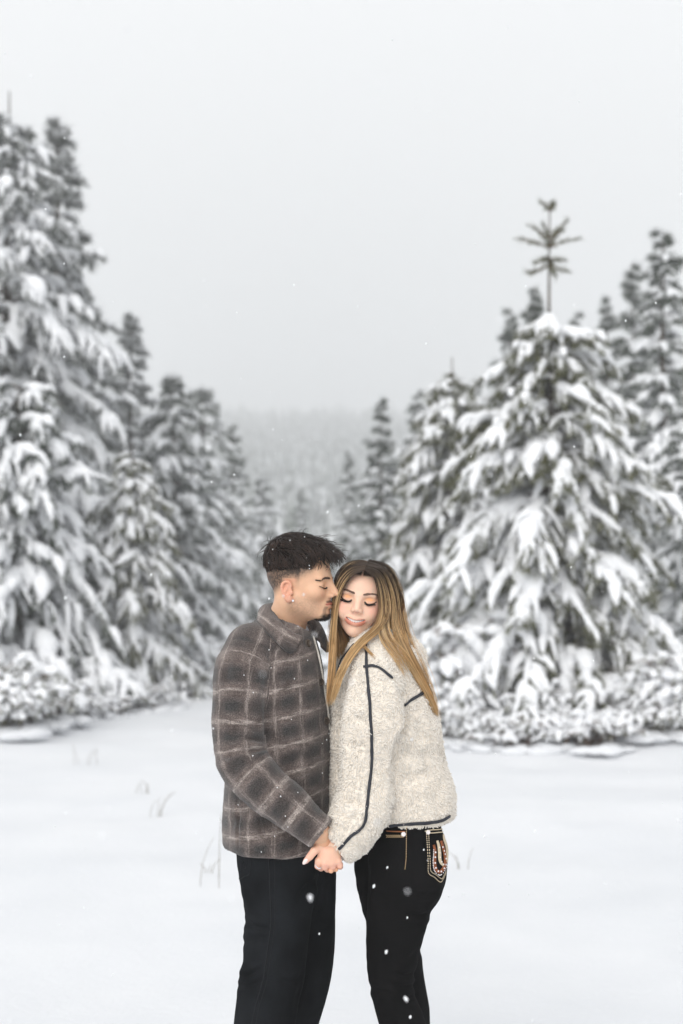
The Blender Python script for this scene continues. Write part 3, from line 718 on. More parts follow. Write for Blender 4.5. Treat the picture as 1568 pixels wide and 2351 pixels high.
    # ears
    def ear(s, dz=-0.016 if male else -0.01):
        def cap_(a, b, r): return cap((a[0], a[1] + oy, a[2] + dz), (b[0], b[1] + oy, b[2] + dz), r)
        def ell_(c, r): return ell((c[0], c[1] + oy, c[2] + dz), r)
        x = s * (0.0745 if male else 0.071); oy = 0.006 if male else 0.0
        rim = resample([(x - s * 0.004, -0.003, -0.028), (x + s * 0.002, 0.006, -0.033), (x + s * 0.006, 0.017, -0.016), (x + s * 0.009, 0.024, 0.004), (x + s * 0.009, 0.019, 0.019), (x + s * 0.006, 0.006, 0.022), (x + s * 0.001, -0.002, 0.012)], 14)
        for i in range(13): A(cap_(rim[i], rim[i + 1], 0.0050 if i < 4 else 0.0036), 0.003)
        A(ell_((x + s * 0.001, 0.009, -0.004), (0.0055, 0.013, 0.024)), 0.005)
        A(ell_((x + s * 0.000, 0.001, -0.029), (0.0055, 0.0065, 0.0085)), 0.005)
        F.sub(ell_((x + s * 0.0075, 0.007, -0.006), (0.0050, 0.0075, 0.013)), 0.004)
        A(cap_((x + s * 0.003, 0.006, 0.010), (x + s * 0.005, 0.014, -0.008), 0.0028), 0.003)
        A(ell_((x + s * 0.002, -0.004, -0.010), (0.0040, 0.0042, 0.0060)), 0.004)
    if male:
        for s in (-1, 1): ear(s)
    # neck
    nt_ = np.array(neck_to); a = np.array([0, 0.020, -0.055]); r = 0.055 if male else 0.043
    A(cap(a, a + (nt_ - a) * 0.55, r, r), 0.03); A(cap(a + (nt_ - a) * 0.5, nt_, r, r * 1.12), 0.02)
    if male: A(ell((0, -0.030 + 0.5 * nt_[1], -0.125), (0.010, 0.010, 0.014)), 0.015)
    return F, dict(up=up, lo=lo, mz=mz)
def tubedist(V, pl):
    d = np.full(len(V), 1e9)
    for i in range(len(pl) - 1):
        a, b = pl[i], pl[i + 1]; ab = b - a; t = np.clip(((V - a) @ ab) / (ab @ ab), 0, 1); d = np.minimum(d, np.linalg.norm(V - a - t[:, None] * ab, axis=1))
    return d
def lower_face(V, fl, fu):
    V = V.copy(); z = V[:, 2]; V[:, 2] = np.where(z > 0, z * fu, np.where(z > -0.115, z * fl, z + 0.115 * (1 - fl))); return V
def mat_skin(name, rough=0.5):
    m, nt, b = mat_new(name)
    c = attr(nt, 'tone', 'Color'); n = noise_tex(nt, 130, 4, 0.6)
    c2 = mixc(nt, 0.10, c, ramp(nt, n, [(0.35, (0.75, 0.70, 0.68)), (0.65, (1, 1, 1))]), 'MULTIPLY')
    nt.links.new(c2, b.inputs['Base Color']); b.inputs['Roughness'].default_value = rough
    b.inputs['Specular IOR Level'].default_value = 0.32
    b.inputs['Subsurface Weight'].default_value = 0.25; b.inputs['Subsurface Scale'].default_value = 0.006; b.inputs['Subsurface Radius'].default_value = (1.0, 0.4, 0.22)
    bump(nt, b, noise_tex(nt, 900, 3), 0.10, 0.001)
    return m
def mat_hair(name, rough=0.45):
    m, nt, b = mat_new(name); nt.links.new(attr(nt, 'tone', 'Color'), b.inputs['Base Color'])
    b.inputs['Roughness'].default_value = rough; b.inputs['Specular IOR Level'].default_value = 0.35
    return m
M_skin_m = mat_skin('skin_tan'); M_skin_w = mat_skin('skin_fair', 0.45)
M_hair = mat_hair('hair_strands'); M_hair_m = mat_hair('hair_short', 0.30)
def lerp3(a, b, t): return np.asarray(a) * (1 - t[:, None]) + np.asarray(b) * t[:, None]

class Pose:
    def __init__(s, px_, py_, Y, R, sc, fl, fu): s.o = P(px_, py_, Y); s.R = R; s.sc = sc; s.fl = fl; s.fu = fu
    def w(s, V): return (lower_face(np.atleast_2d(V), s.fl, s.fu) * s.sc) @ s.R.T + s.o
    def inv(s, p): return ((np.asarray(p) - s.o) @ s.R) / s.sc

def strands_mesh(name, C, r, col, mat, ring=3, taper=None):
    """C (N,S,3), per strand colour ramp col (N,S,3)"""
    Nn, S, _ = C.shape
    tp = np.array([0.8] + [1.0] * (S - 3) + [0.75, 0.15]) if taper is None else taper
    V, Q = tubes(C, np.asarray(r)[:, None] * tp[None], ring, up=(0.31, 0.2, 0.93))
    return mesh(name, V, Q, mat=mat, cols={'tone': np.repeat(col.reshape(-1, 3), ring, axis=0)})

# ------------------------------------------------------------------ his head
POSE_M = Pose(690, 1340, 3.855, rot(74, 2, 0), 0.93, 0.98, 0.95)
neck_m = POSE_M.inv(P(641, 1480, 3.935))
F_, info = head_field(True, neck_m)
HVc, HQ = F_.net(); HVc = relax(HVc, HQ, 1, 0.3)
SKIN_M = np.array([0.73, 0.450, 0.295])
x, y, z = HVc.T; tone = np.tile(SKIN_M, (len(HVc), 1))
n_ = fbm(HVc, 28, 3)
tone = lerp3(tone, (0.60, 0.30, 0.19), np.clip(0.55 * smooth(0.03, 0.0, np.hypot(np.abs(x) - 0.042, z + 0.028)) * (y < -0.02), 0, 1))
tone = lerp3(tone, (0.60, 0.27, 0.18), 0.6 * smooth(0.016, 0.004, np.sqrt(x ** 2 + (y + 0.103) ** 2 + (z + 0.033) ** 2)))
earm = smooth(0.067, 0.074, np.abs(x)) * smooth(0.040, 0.032, np.abs(z + 0.020)) * (y > -0.012) * (y < 0.035)
tone = lerp3(tone, (0.72, 0.31, 0.22), 0.55 * earm)
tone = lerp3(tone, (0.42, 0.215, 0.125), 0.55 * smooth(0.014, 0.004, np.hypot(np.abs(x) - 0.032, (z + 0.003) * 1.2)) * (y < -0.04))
# lips
dl = np.minimum(tubedist(HVc, info['up']), tubedist(HVc, info['lo']))
tone = lerp3(tone, (0.52, 0.14, 0.105), 0.9 * smooth(0.0062, 0.0045, dl))
# beard shadow, chin beard, moustache
hair_c = np.array([0.030, 0.021, 0.016])
spk = 0.5 + 0.5 * vnoise(HVc, 420)
jawm = smooth(-0.020, -0.055, z) * smooth(-0.118, -0.100, z) * smooth(0.030, 0.0, y) * (0.35 + 0.65 * smooth(0.028, 0.052, np.abs(x)))
tone = lerp3(tone, hair_c * 4, np.clip(0.30 * jawm * (0.5 + spk), 0, 1))
chin = smooth(-0.080, -0.090, z) * smooth(0.034, 0.020, np.abs(x)) * smooth(-0.045, -0.060, y)
tone = lerp3(tone, hair_c, np.clip(0.93 * chin * (0.75 + 0.4 * n_), 0, 1))
goat = smooth(0.007, 0.003, np.abs(np.abs(x) - 0.020 - 0.25 * np.maximum(0, -(z + 0.07)))) * smooth(-0.060, -0.068, z) * (y < -0.05) * (z > -0.095)
tone = lerp3(tone, hair_c * 1.6, np.clip(0.5 * goat, 0, 1))
stc = smooth(0.0045, 0.002, np.abs(z + 0.0485 + 0.10 * np.abs(x))) * smooth(0.024, 0.018, np.abs(x)) * smooth(-0.074, -0.080, y)
tone = lerp3(tone, hair_c * 1.3, np.clip(0.75 * stc, 0, 1))
# faded sides: stubble thinning from the hair line down
line = np.interp(y, [-0.075, -0.055, -0.02, 0.02, 0.06, 0.10], [0.080, 0.060, 0.042, 0.032, -0.004, -0.028])
fade = smooth(-0.042, 0.002, z - line) * smooth(-0.070, -0.048, y) * (1 - earm)
sb = smooth(0.010, 0.002, np.abs(y + 0.012)) * smooth(-0.020, 0.02, z) * (np.abs(x) > 0.05)
tone = lerp3(tone, hair_c * 1.3, np.clip(0.97 * fade ** 1.15 * (0.65 + 0.6 * spk) + 0.25 * sb, 0, 0.97))
HV_m = POSE_M.w(HVc); tone_m = tone; HQ_m = HQ
# eyebrow, lashes and short hair as strands
def tril(F, q):
    u = np.clip((q - F.lo) / F.h, 0, np.array(F.f.shape) - 1.001); i = u.astype(int); f = u - i; r = 0
    for a in (0, 1):
        for b in (0, 1):
            for c in (0, 1):
                r = r + F.f[i[:, 0] + a, i[:, 1] + b, i[:, 2] + c] * (f[:, 0] if a else 1 - f[:, 0]) * (f[:, 1] if b else 1 - f[:, 1]) * (f[:, 2] if c else 1 - f[:, 2])
    return r
def on_head(F, p, d0=0.0):
    """push canonical points to the implicit surface (+d0) along its gradient"""
    p = np.array(p, float)
    for _ in range(6):
        g = lambda q: tril(F, q)
        e = F.h * 2; G = np.stack([g(p + np.eye(3)[i] * e) - g(p - np.eye(3)[i] * e) for i in range(3)], -1); G = nrm(G)
        p = p - G * (g(p) - d0)[:, None]
    return p, G
def brow_strands(F, guide, n, wid, ln, rg, slope=0.35, arch=1.0):
    C = []
    gd = resample(guide, 40)
    for s in (-1, 1):
        t = rg.random(n) ** 0.9; b = gd[(t * 39).astype(int)].copy(); b[:, 2] += rg.normal(size=n) * wid * (1 - 0.55 * t) * (0.35 + t ** 0.3) ; b[:, 0] *= s
        b, G = on_head(F, b, 0.0008)
        d = np.stack([s * np.ones(n), 0.25 * np.ones(n), slope * (1 - 1.5 * t)], -1) + rg.normal(size=(n, 3)) * 0.15; d = nrm(d - G * (d * G).sum(1)[:, None])
        q = np.linspace(0, 1, 4)
        C.append(b[:, None] + d[:, None] * (ln * q[None, :, None]) + G[:, None] * (0.0015 * np.sin(q * 3.14))[None, :, None])
    return np.concatenate(C)
def lash_strands(F, line, n, ln, rg, down=0.75, out=0.6):
    C = []; gd = resample(line, 40)
    for s in (-1, 1):
        t = rg.random(n); b = gd[(t * 39).astype(int)].copy(); b[:, 0] *= s; b, G = on_head(F, b, 0.0003)
        d = nrm(np.stack([s * (t - 0.35) * 0.9, -out * np.ones(n), -down * np.ones(n)], -1) + rg.normal(size=(n, 3)) * 0.12)
        q = np.linspace(0, 1, 4); L = ln * (0.6 + 0.6 * t)[:, None, None] * (0.8 + 0.4 * rg.random((n, 1, 1)))
        C.append(b[:, None] + d[:, None] * L * q[None, :, None] + np.array([0, -0.2, 0.55]) * L * (q ** 2)[None, :, None])
    return np.concatenate(C)
rg = np.random.default_rng(101)
bc = brow_strands(F_, [(0.012, -0.09, 0.0195), (0.024, -0.085, 0.0215), (0.037, -0.077, 0.0205), (0.050, -0.063, 0.0140)], 260, 0.0010, 0.0055, rg, 0.2)
lc = lash_strands(F_, [(0.019, -0.083, -0.0060), (0.026, -0.085, -0.0088), (0.037, -0.081, -0.0090), (0.049, -0.068, -0.0050)], 130, 0.0075, rg)
bm_ = np.nonzero((chin > 0.45) & (rg.random(len(HVc)) < 0.5))[0]
hn = vnormals(HVc, HQ)[bm_]; bd = nrm(hn * 0.5 + np.array([0, -0.2, -0.9]) + rg.normal(size=hn.shape) * 0.3); q4 = np.linspace(0, 1, 4)
be = HVc[bm_][:, None] + bd[:, None] * (0.0035 + 0.004 * rg.random(len(bm_)))[:, None, None] * q4[None, :, None]
EYE_M = (bc, lc, be)
# hair volume (one solid body of hair cut by the fade line) plus strands
def hair_cap_m():
    Fh = Field((-0.095, -0.125, -0.045), (0.095, 0.135, 0.165), 0.003)
    Fh.add(ell((0, 0.010, 0.062), (0.077, 0.096, 0.078)), 0.01)
    Fh.add(ell((0, -0.035, 0.088), (0.063, 0.066, 0.044)), 0.03)
    Fh.add(ell((0, 0.030, 0.095), (0.064, 0.067, 0.053)), 0.03)
    X, Y, Z = Fh.ax[0][:, None, None], Fh.ax[1][None, :, None], Fh.ax[2][None, None, :]
    ln = np.interp(Y, [-0.125, -0.095, -0.075, -0.055, -0.02, 0.02, 0.06, 0.10, 0.14], [0.100, 0.094, 0.088, 0.072, 0.043, 0.032, -0.002, -0.026, -0.030]) + 0.012 * np.exp(-(X / 0.04) ** 2) * (Y < -0.03)
    nz = fbm(np.stack(np.broadcast_arrays(X, Y * 0.5, Z), -1), 55, 2).astype(np.float32)
    Fh.f = np.maximum(Fh.f + 0.004 * nz, (ln - Z + 0.005 * nz).astype(np.float32))
    return Fh
FH = hair_cap_m(); CVc, CQ = FH.net(); CVc = relax(CVc, CQ, 1)
n = 5200
rp, tri, w = tuft_scatter(CVc, CQ, n, rg); cn = vnormals(CVc, CQ); rn = nrm((cn[tri] * w[..., None]).sum(1))
keep = (rn[:, 2] > -0.6) & (rp[:, 2] > np.interp(rp[:, 1], [-0.1, -0.055, 0.02, 0.06, 0.1], [0.092, 0.064, 0.026, -0.006, -0.028])); rp, rn = rp[keep], rn[keep]; n = len(rp)
flow = np.stack([0.9 * rp[:, 0] * 8, -0.8 + 1.1 * smooth(0.02, 0.09, rp[:, 1]), -0.25 - 1.1 * smooth(0.11, 0.06, rp[:, 2])], -1)
flow += 0.75 * np.stack([vnoise(rp + k * 5.1, 38) for k in range(3)], -1)
flow = nrm(flow - rn * (flow * rn).sum(1)[:, None] * 0.9)
curl = nrm(np.stack([vnoise(rp + k * 3.7 + 40, 60) for k in range(3)], -1))
def march(F, p, fl, L, steps, off, drift):
    """strands that follow a hair volume's surface"""
    out = [p - vg(F, p)[1] * 0.004]; d = nrm(fl)
    for k in range(1, steps):
        q = out[-1] + d * (L / (steps - 1))[:, None]
        g_, G = vg(F, q); q = q - G * ((g_ - off * (0.3 + 0.9 * k / steps)) * (0.85 if k < steps - 2 else 0.45))[:, None]
        out.append(q); d = nrm(d + drift * 0.22 - G * (d * G).sum(1)[:, None] * 0.8)
    return np.stack(out, 1)
def vg(F, p):
    n = np.array(F.f.shape)
    g = lambda q: tril(F, q)
    G = np.stack([g(p + np.eye(3)[i] * F.h * 2) - g(p - np.eye(3)[i] * F.h * 2) for i in range(3)], -1)
    return g(p), nrm(G + 1e-6)
L = (0.024 + 0.026 * rg.random(n)) * (0.35 + 0.8 * smooth(0.05, 0.10, rp[:, 2])) * (1 - 0.35 * smooth(-0.02, -0.07, rp[:, 1]) * smooth(0.11, 0.08, rp[:, 2])); q = np.linspace(0, 1, 7)
FS = Field((-0.13, -0.16, -0.06), (0.13, 0.17, 0.19), 0.004, 0.2)      # plain volume (not cut) to comb along
FS.add((np.full(3, -1), np.full(3, 1), ell((0, 0.010, 0.058), (0.077, 0.096, 0.080))[2]), 0.01)
FS.add((np.full(3, -1), np.full(3, 1), ell((0, -0.035, 0.088), (0.063, 0.066, 0.044))[2]), 0.03); FS.add((np.full(3, -1), np.full(3, 1), ell((0, 0.030, 0.095), (0.064, 0.067, 0.053))[2]), 0.03)
offs = 0.002 + 0.007 * rg.random(n) * smooth(0.05, 0.10, rp[:, 2])
C = march(FS, rp, flow, L, 7, offs, curl)
# fringe falling on the forehead, sides blending down, stray ends
m_ = 300; fx = (rg.random(m_) - 0.5) * 0.100; fr0 = np.stack([fx, -0.062 - 0.030 * np.sqrt(np.maximum(0, 1 - (fx / 0.062) ** 2)) , 0.100 + 0.012 * rg.random(m_)], -1)
fd = nrm(np.stack([fx * 3 + rg.normal(size=m_) * 0.3, -0.75 - 0.5 * rg.random(m_), -0.25 + 0.45 * rg.normal(size=m_)], -1)); fl = 0.016 + 0.024 * rg.random(m_)
C2 = fr0[:, None] + fd[:, None] * (fl[:, None] * q)[..., None] + np.array([0, 0.15, -0.85])[None, None] * (fl[:, None] * q ** 2)[..., None] + (rg.normal(size=(m_, 1, 3)) * 0.009) * (q ** 2)[None, :, None]
# loose curling locks on top
m2_ = 420; li = rg.choice(np.nonzero(rp[:, 2] > 0.085)[0], m2_); lp = rp[li]; ln_ = rn[li]; fl2 = nrm(flow[li] + rg.normal(size=(m2_, 3)) * 0.45); L2 = 0.022 + 0.026 * rg.random(m2_)
cv = nrm(rg.normal(size=(m2_, 3)) * 0.6 + np.array([0, -0.6, -0.7]))
C3 = lp[:, None] + ln_[:, None] * (L2[:, None] * (0.55 * q - 0.50 * q ** 2))[..., None] + fl2[:, None] * (L2[:, None] * q)[..., None] + cv[:, None] * (L2[:, None] * 0.42 * q ** 2)[..., None]
C = np.concatenate([C, C2, C3]); hc = np.tile(np.array([0.024, 0.0155, 0.012]), (len(C), 1)) * (0.5 + 1.2 * rg.random((len(C), 1)))
warm = rg.random(len(C)) < 0.16; hc[warm] = np.array([0.072, 0.038, 0.025])
HAIR_M = (POSE_M.w(C.reshape(-1, 3)).reshape(C.shape), hc)
CAP_M = (POSE_M.w(CVc), CQ)

# ------------------------------------------------------------------ her head
POSE_W = Pose(828, 1366, 3.885, rot(-4, 9, 9.0), 0.94, 1.06, 0.79)
neck_w = POSE_W.inv(P(858, 1490, 3.93))
F_, info = head_field(False, neck_w)
FW = F_
HVc, HQ = F_.net(); HVc = relax(HVc, HQ, 1, 0.3)
SKIN_W = np.array([0.84, 0.555, 0.415])
x, y, z = HVc.T; tone = np.tile(SKIN_W, (len(HVc), 1)); ax_ = np.abs(x)
tone = lerp3(tone, (0.83, 0.40, 0.30), 0.60 * smooth(0.028, 0.004, np.hypot(ax_ - 0.047, z + 0.020)) * (y < -0.01))
tone = lerp3(tone, (0.80, 0.42, 0.33), 0.35 * smooth(0.014, 0.004, np.sqrt(x ** 2 + (y + 0.099) ** 2 + (z + 0.032) ** 2)))
ey = np.exp(-(((ax_ - 0.033) / 0.014) ** 2 + ((z - 0.006) / 0.008) ** 2)) * (y < -0.04)
tone = lerp3(tone, (0.80, 0.36, 0.135), np.clip(0.85 * ey, 0, 1))
dl = np.minimum(tubedist(HVc, info['up']), tubedist(HVc, info['lo']))
inner = smooth(0.0, 0.003, -0.0835 - y + 0.004) # keep the mouth's inside dark red
lm = np.maximum(smooth(0.0053, 0.0042, tubedist(HVc, info['up'])), smooth(0.0078, 0.0062, tubedist(HVc, info['lo'])) * smooth(0.033, 0.026, ax_))
tone = lerp3(tone, (0.565, 0.195, 0.130), 0.96 * lm)
cav = (tril(FW, HVc + np.array([0, -0.006, 0])) < 0.0015) & (ax_ < 0.027) & (np.abs(z - info['mz'] - 0.001) < 0.012) & (y > -0.0885) & (y < -0.06)
tone[cav] = (0.42, 0.13, 0.10)
# liner along the closed lids, with a small wing
lid = resample([(0.0195, -0.083, -0.0045), (0.026, -0.085, -0.0082), (0.034, -0.084, -0.0088), (0.043, -0.077, -0.0058), (0.050, -0.069, -0.0008)], 24)
dlin = np.minimum(tubedist(HVc * np.array([1, 0.4, 1]), lid * np.array([1, 0.4, 1])), tubedist(HVc * np.array([-1, 0.4, 1]), lid * np.array([1, 0.4, 1])))
tone = lerp3(tone, (0.010, 0.009, 0.009), np.clip(smooth(0.0034, 0.0016, dlin) * (y < -0.05), 0, 1))
# parting and scalp
tone = lerp3(tone, (0.10, 0.065, 0.045), smooth(0.082, 0.090, z) * (1 - 0.9 * smooth(0.0035, 0.0015, ax_)))
HV_w = POSE_W.w(HVc); tone_w = tone; HQ_w = HQ
rg = np.random.default_rng(102)
bw = brow_strands(F_, [(0.011, -0.088, 0.0225), (0.022, -0.085, 0.0255), (0.036, -0.078, 0.0272), (0.050, -0.065, 0.0200)], 620, 0.0015, 0.0048, rg, 0.15)
lw = lash_strands(F_, [(0.021, -0.083, -0.0065), (0.027, -0.085, -0.0088), (0.035, -0.083, -0.0090), (0.046, -0.074, -0.0055)], 150, 0.0100, rg, 0.55, 0.75)
EYE_W = (bw, lw)

def teeth():
    V, Q = [], []
    for k in range(-5, 5):
        a = (k + 0.5) * 0.0062; wd = 0.0034 if abs(k + 0.5) < 1.4 else 0.0032
        th = np.linspace(0, 2 * np.pi, 9)[:-1]; ph = np.linspace(-1.35, 1.35, 6)
        cx = 0.026 * math.sin(a / 0.026); cyy = -0.0642 - 0.026 * math.cos(a / 0.026)
        g_ = np.array([[(cx + wd * 1.05 * math.cos(p) ** 0.5 * math.cos(t)), cyy + 0.0022 * math.cos(p) ** 0.5 * math.sin(t), info['mz'] + 0.0004 + 0.09 * abs(a) + 0.0050 * math.sin(p) / math.sin(1.35)] for p in ph for t in th])
        n0 = sum(len(v) for v in V); V.append(g_)
        Q += [[n0 + i * 8 + j, n0 + i * 8 + (j + 1) % 8, n0 + (i + 1) * 8 + (j + 1) % 8, n0 + (i + 1) * 8 + j] for i in range(5) for j in range(8)]
    return POSE_W.w(np.concatenate(V)), np.array(Q)
TEETH = teeth()
M_teeth = plain('teeth', (0.93, 0.91, 0.88), 0.25, 0.5)
# ================================================================== him: plaid wool jacket, black jeans
def st(rows, Y, n=24):
    """stations (v, left px, right px, half depth) -> smooth centre line and radii"""
    r = resample(rows, n); pts, a, b = [], [], []
    for v, l, rr, dp in r:
        pts.append(P((l + rr) / 2, v, Y)); a.append((rr - l) / 2 * Y / F_PX); b.append(dp)
    return np.array(pts), np.array(a), np.array(b)
def arm(rows, n=20):
    r = resample(rows, n); return np.array([P(u, v, Y) for u, v, Y, _ in r]), r[:, 3]
T_torso_m = Tube(*st([(1452, 612, 702, 0.10), (1490, 556, 728, 0.155), (1530, 532, 738, 0.175), (1600, 524, 749, 0.180), (1690, 520, 758, 0.178), (1780, 517, 759, 0.172), (1870, 513, 757, 0.180), (1930, 513, 752, 0.184), (1990, 518, 748, 0.184)], 3.915))
p, r = arm([(578, 1492, 3.800, 0.070), (558, 1545, 3.765, 0.076), (551, 1620, 3.745, 0.0715), (548, 1690, 3.735, 0.069), (557, 1752, 3.722, 0.066), (603, 1803, 3.705, 0.0635), (660, 1851, 3.695, 0.0575), (712, 1893, 3.690, 0.050), (745, 1919, 3.690, 0.046)])
T_arm_m = Tube(p, r, r * 0.95)
p2, r2 = arm([(610, 1500, 4.06, 0.070), (592, 1600, 4.10, 0.070), (600, 1720, 4.12, 0.064), (660, 1820, 4.10, 0.058), (720, 1880, 4.08, 0.050)])
T_far_m = Tube(p2, r2)
F = Field((-0.40, 3.55, 0.86), (0.03, 4.22, 1.56), 0.0052)
T_torso_m.put(F, 0.01); T_far_m.put(F, 0.03)
F.add(cap(P(648, 1456, 3.90), P(588, 1488, 3.805), 0.040, 0.064), 0.035); F.add(cap(P(660, 1440, 3.93), P(640, 1475, 4.05), 0.05, 0.07), 0.035)
F.add(ell(P(600, 1500, 3.96), (0.055, 0.13, 0.07)), 0.03)
T_arm_m.put(F, 0.020)
F.sub(ell(P(668, 1418, 3.90), (0.068, 0.072, 0.055)), 0.012)                       # neck opening
F.cut((0, 0, 0.896), (0, 0, -1), 0.012)
end = T_arm_m.p[-1]; dr = nrm(T_arm_m.p[-1] - T_arm_m.p[-3])
b = F.block(end - 0.09, end + 0.09); sl, X, Y, Z = b
pl = ((X - end[0] + dr[0] * 0.01) * dr[0] + (Y - end[1] + dr[1] * 0.01) * dr[1] + (Z - end[2] + dr[2] * 0.01) * dr[2]).astype(np.float32)
near = Y < 3.76
F.f[sl] = np.where(near, np.maximum(F.f[sl], pl), F.f[sl])
F.sub(cap(end - dr * 0.025, end + dr * 0.05, 0.036), 0.004)                         # open cuff
JV, JQ = F.net(); JV = relax(JV, JQ, 2, 0.4)
da, la, ca = T_arm_m.coords(JV); dt, lt, ct = T_torso_m.coords(JV)
arm_m = da < dt - 0.004
seam = smooth(0.012, 0.0, np.abs(da - dt + 0.004)) * (JV[:, 2] > 1.36)
pu = np.where(arm_m, ca, ct + 0.02); pv = np.where(arm_m, la + 0.03, 1.6 - JV[:, 2] + 0.2 * JV[:, 0])
Nn = vnormals(JV, JQ)
JV = JV + Nn * (0.0035 * fbm(np.stack([pu * 1.0, pv, 0 * pu], -1), 14, 2) - 0.0025 * seam)[:, None]
folds = [([(608, 1704), (585, 1697), (560, 1692)], 0.010, 6), ([(612, 1716), (590, 1722), (560, 1728)], 0.009, 6), ([(606, 1690), (580, 1676), (545, 1668)], 0.006, 7),
         ([(618, 1735), (595, 1750), (570, 1768)], 0.006, 7), ([(500, 1740), (520, 1752), (548, 1750)], 0.005, 8), ([(612, 1600), (613, 1640), (611, 1700)], 0.010, 7),
         ([(613, 1560), (606, 1590), (590, 1625)], 0.005, 9), ([(530, 1500), (522, 1530), (520, 1570)], 0.004, 9),
         ([(640, 1790), (625, 1815), (600, 1835)], 0.004, 8), ([(690, 1830), (672, 1850), (655, 1880)], 0.004, 8), ([(715, 1850), (700, 1880), (690, 1905)], 0.003, 7),
         ([(640, 1702), (635, 1722), (632, 1738)], 0.006, 3), ([(593, 1868), (600, 1905), (606, 1924), (620, 1931), (680, 1923)], 0.0045, 2.6),
         ([(546, 1832), (547, 1890), (547, 1946)], 0.004, 3), ([(660, 1560), (690, 1620), (700, 1680)], 0.004, 16), ([(700, 1560), (730, 1640), (738, 1720)], 0.003, 12),
         ([(525, 1938), (600, 1958), (690, 1950)], 0.003, 2.5), ([(650, 1760), (690, 1740), (740, 1735)], 0.005, 12), ([(560, 1850), (545, 1880), (530, 1900)], 0.004, 8)]
JV = crease(JV, vnormals(JV, JQ), folds); SKJ = Skin(JV, JQ)
def mat_plaid():
    m, nt, b = mat_new('plaid_wool')
    pu, pv = attr(nt, 'pu'), attr(nt, 'pv')
    nz = noise_tex(nt, 22, 3); nf = noise_tex(nt, 420, 3, 0.7); nb = noise_tex(nt, 90, 3)
    def mth(op, a, b_=None, c=None):
        n = nt.nodes.new('ShaderNodeMath'); n.operation = op
        for i, v in enumerate((a, b_, c)):
            if v is None: continue
            if isinstance(v, (int, float)): n.inputs[i].default_value = v
            else: nt.links.new(v, n.inputs[i])
        return n.outputs[0]
    def wave(c, per, off):
        """0..1 distance from the nearest stripe, with hand-woven unevenness"""
        q = mth('ADD', mth('DIVIDE', c, per), mth('MULTIPLY_ADD', nz, 0.12, off))
        f = mth('FRACT', q); return mth('ABSOLUTE', mth('SUBTRACT', f, 0.5))      # 0 on the line centre .. 0.5
    cx = nt.nodes.new('ShaderNodeCombineXYZ'); nt.links.new(pu, cx.inputs[0]); nt.links.new(pv, cx.inputs[1])
    def weave(su, sv, det=3):
        mp = nt.nodes.new('ShaderNodeMapping'); mp.inputs['Scale'].default_value = (su, sv, 1); nt.links.new(cx.outputs[0], mp.inputs[0])
        n = nt.nodes.new('ShaderNodeTexNoise'); n.inputs['Scale'].default_value = 1; n.inputs['Detail'].default_value = det; nt.links.new(mp.outputs[0], n.inputs['Vector']); return n.outputs[0]
    warp_h, weft, blot = weave(160, 24), weave(28, 190), weave(26, 34)
    wu, wv = wave(pu, 0.080, 0.15), wave(pv, 0.074, 0.32)
    lu = mth('MULTIPLY', ramp(nt, wu, [(0.0, (1, 1, 1)), (0.03, (0.8, 0.8, 0.8)), (0.11, (0, 0, 0))]), ramp(nt, warp_h, [(0.40, (0.0, 0.0, 0.0)), (0.64, (1, 1, 1))]))
    lv = mth('MULTIPLY', ramp(nt, wv, [(0.0, (1, 1, 1)), (0.03, (0.8, 0.8, 0.8)), (0.10, (0, 0, 0))]), ramp(nt, weft, [(0.38, (0.06, 0.06, 0.06)), (0.60, (1, 1, 1))]))
    l2 = mth('MULTIPLY', ramp(nt, wv, [(0.16, (0, 0, 0)), (0.22, (1, 1, 1)), (0.30, (0, 0, 0))]), ramp(nt, weft, [(0.5, (0, 0, 0)), (0.72, (1, 1, 1))]))
    dk = mth('MULTIPLY', ramp(nt, wu, [(0.08, (0, 0, 0)), (0.34, (1, 1, 1))]), ramp(nt, wv, [(0.16, (0, 0, 0)), (0.40, (1, 1, 1))]))
    dk = mth('MULTIPLY', dk, ramp(nt, blot, [(0.30, (0.35, 0.35, 0.35)), (0.60, (1, 1, 1))]))
    dv = ramp(nt, wv, [(0.16, (0, 0, 0)), (0.44, (1, 1, 1))])
    base = mixc(nt, ramp(nt, blot, [(0.3, (0, 0, 0)), (0.7, (1, 1, 1))]), (0.078, 0.060, 0.054), (0.180, 0.146, 0.134))
    c = mixc(nt, mth('MULTIPLY', dv, 0.58), base, (0.050, 0.042, 0.040))
    c = mixc(nt, mth('MULTIPLY', dk, 0.70), c, (0.026, 0.031, 0.033))
    c = mixc(nt, mth('MULTIPLY', lu, 0.58), c, (0.42, 0.365, 0.335)); c = mixc(nt, mth('MULTIPLY', lv, 0.75), c, (0.46, 0.405, 0.37))
    c = mixc(nt, mth('MULTIPLY', l2, 0.25), c, (0.30, 0.29, 0.29))
    c = mixc(nt, 0.85, c, ramp(nt, nf, [(0.34, (0.28, 0.26, 0.26)), (0.52, (0.95, 0.95, 0.95)), (0.68, (2.0, 1.95, 1.9))]), 'MULTIPLY')
    nt.links.new(c, b.inputs['Base Color']); b.inputs['Roughness'].default_value = 0.95; b.inputs['Specular IOR Level'].default_value = 0.1
    b.inputs['Sheen Weight'].default_value = 0.25; b.inputs['Sheen Roughness'].default_value = 0.5
    bump(nt, b, nf, 0.55, 0.004); return m
M_plaid = mat_plaid()
man = empty('person', (P(640, 2000, 3.9)[0], 3.9, 0.0))
tag(man, 'person in brown plaid wool jacket and black jeans kissing the other on the temple', 'person', 'couple standing in the snow')
def part(name, me, parent): 
    o = obj(name, me, parent)
    root = parent
    while root.parent: root = root.parent
    o.matrix_parent_inverse = Matrix.Translation(-root.location) if parent == root else Matrix.Identity(4)
    return o
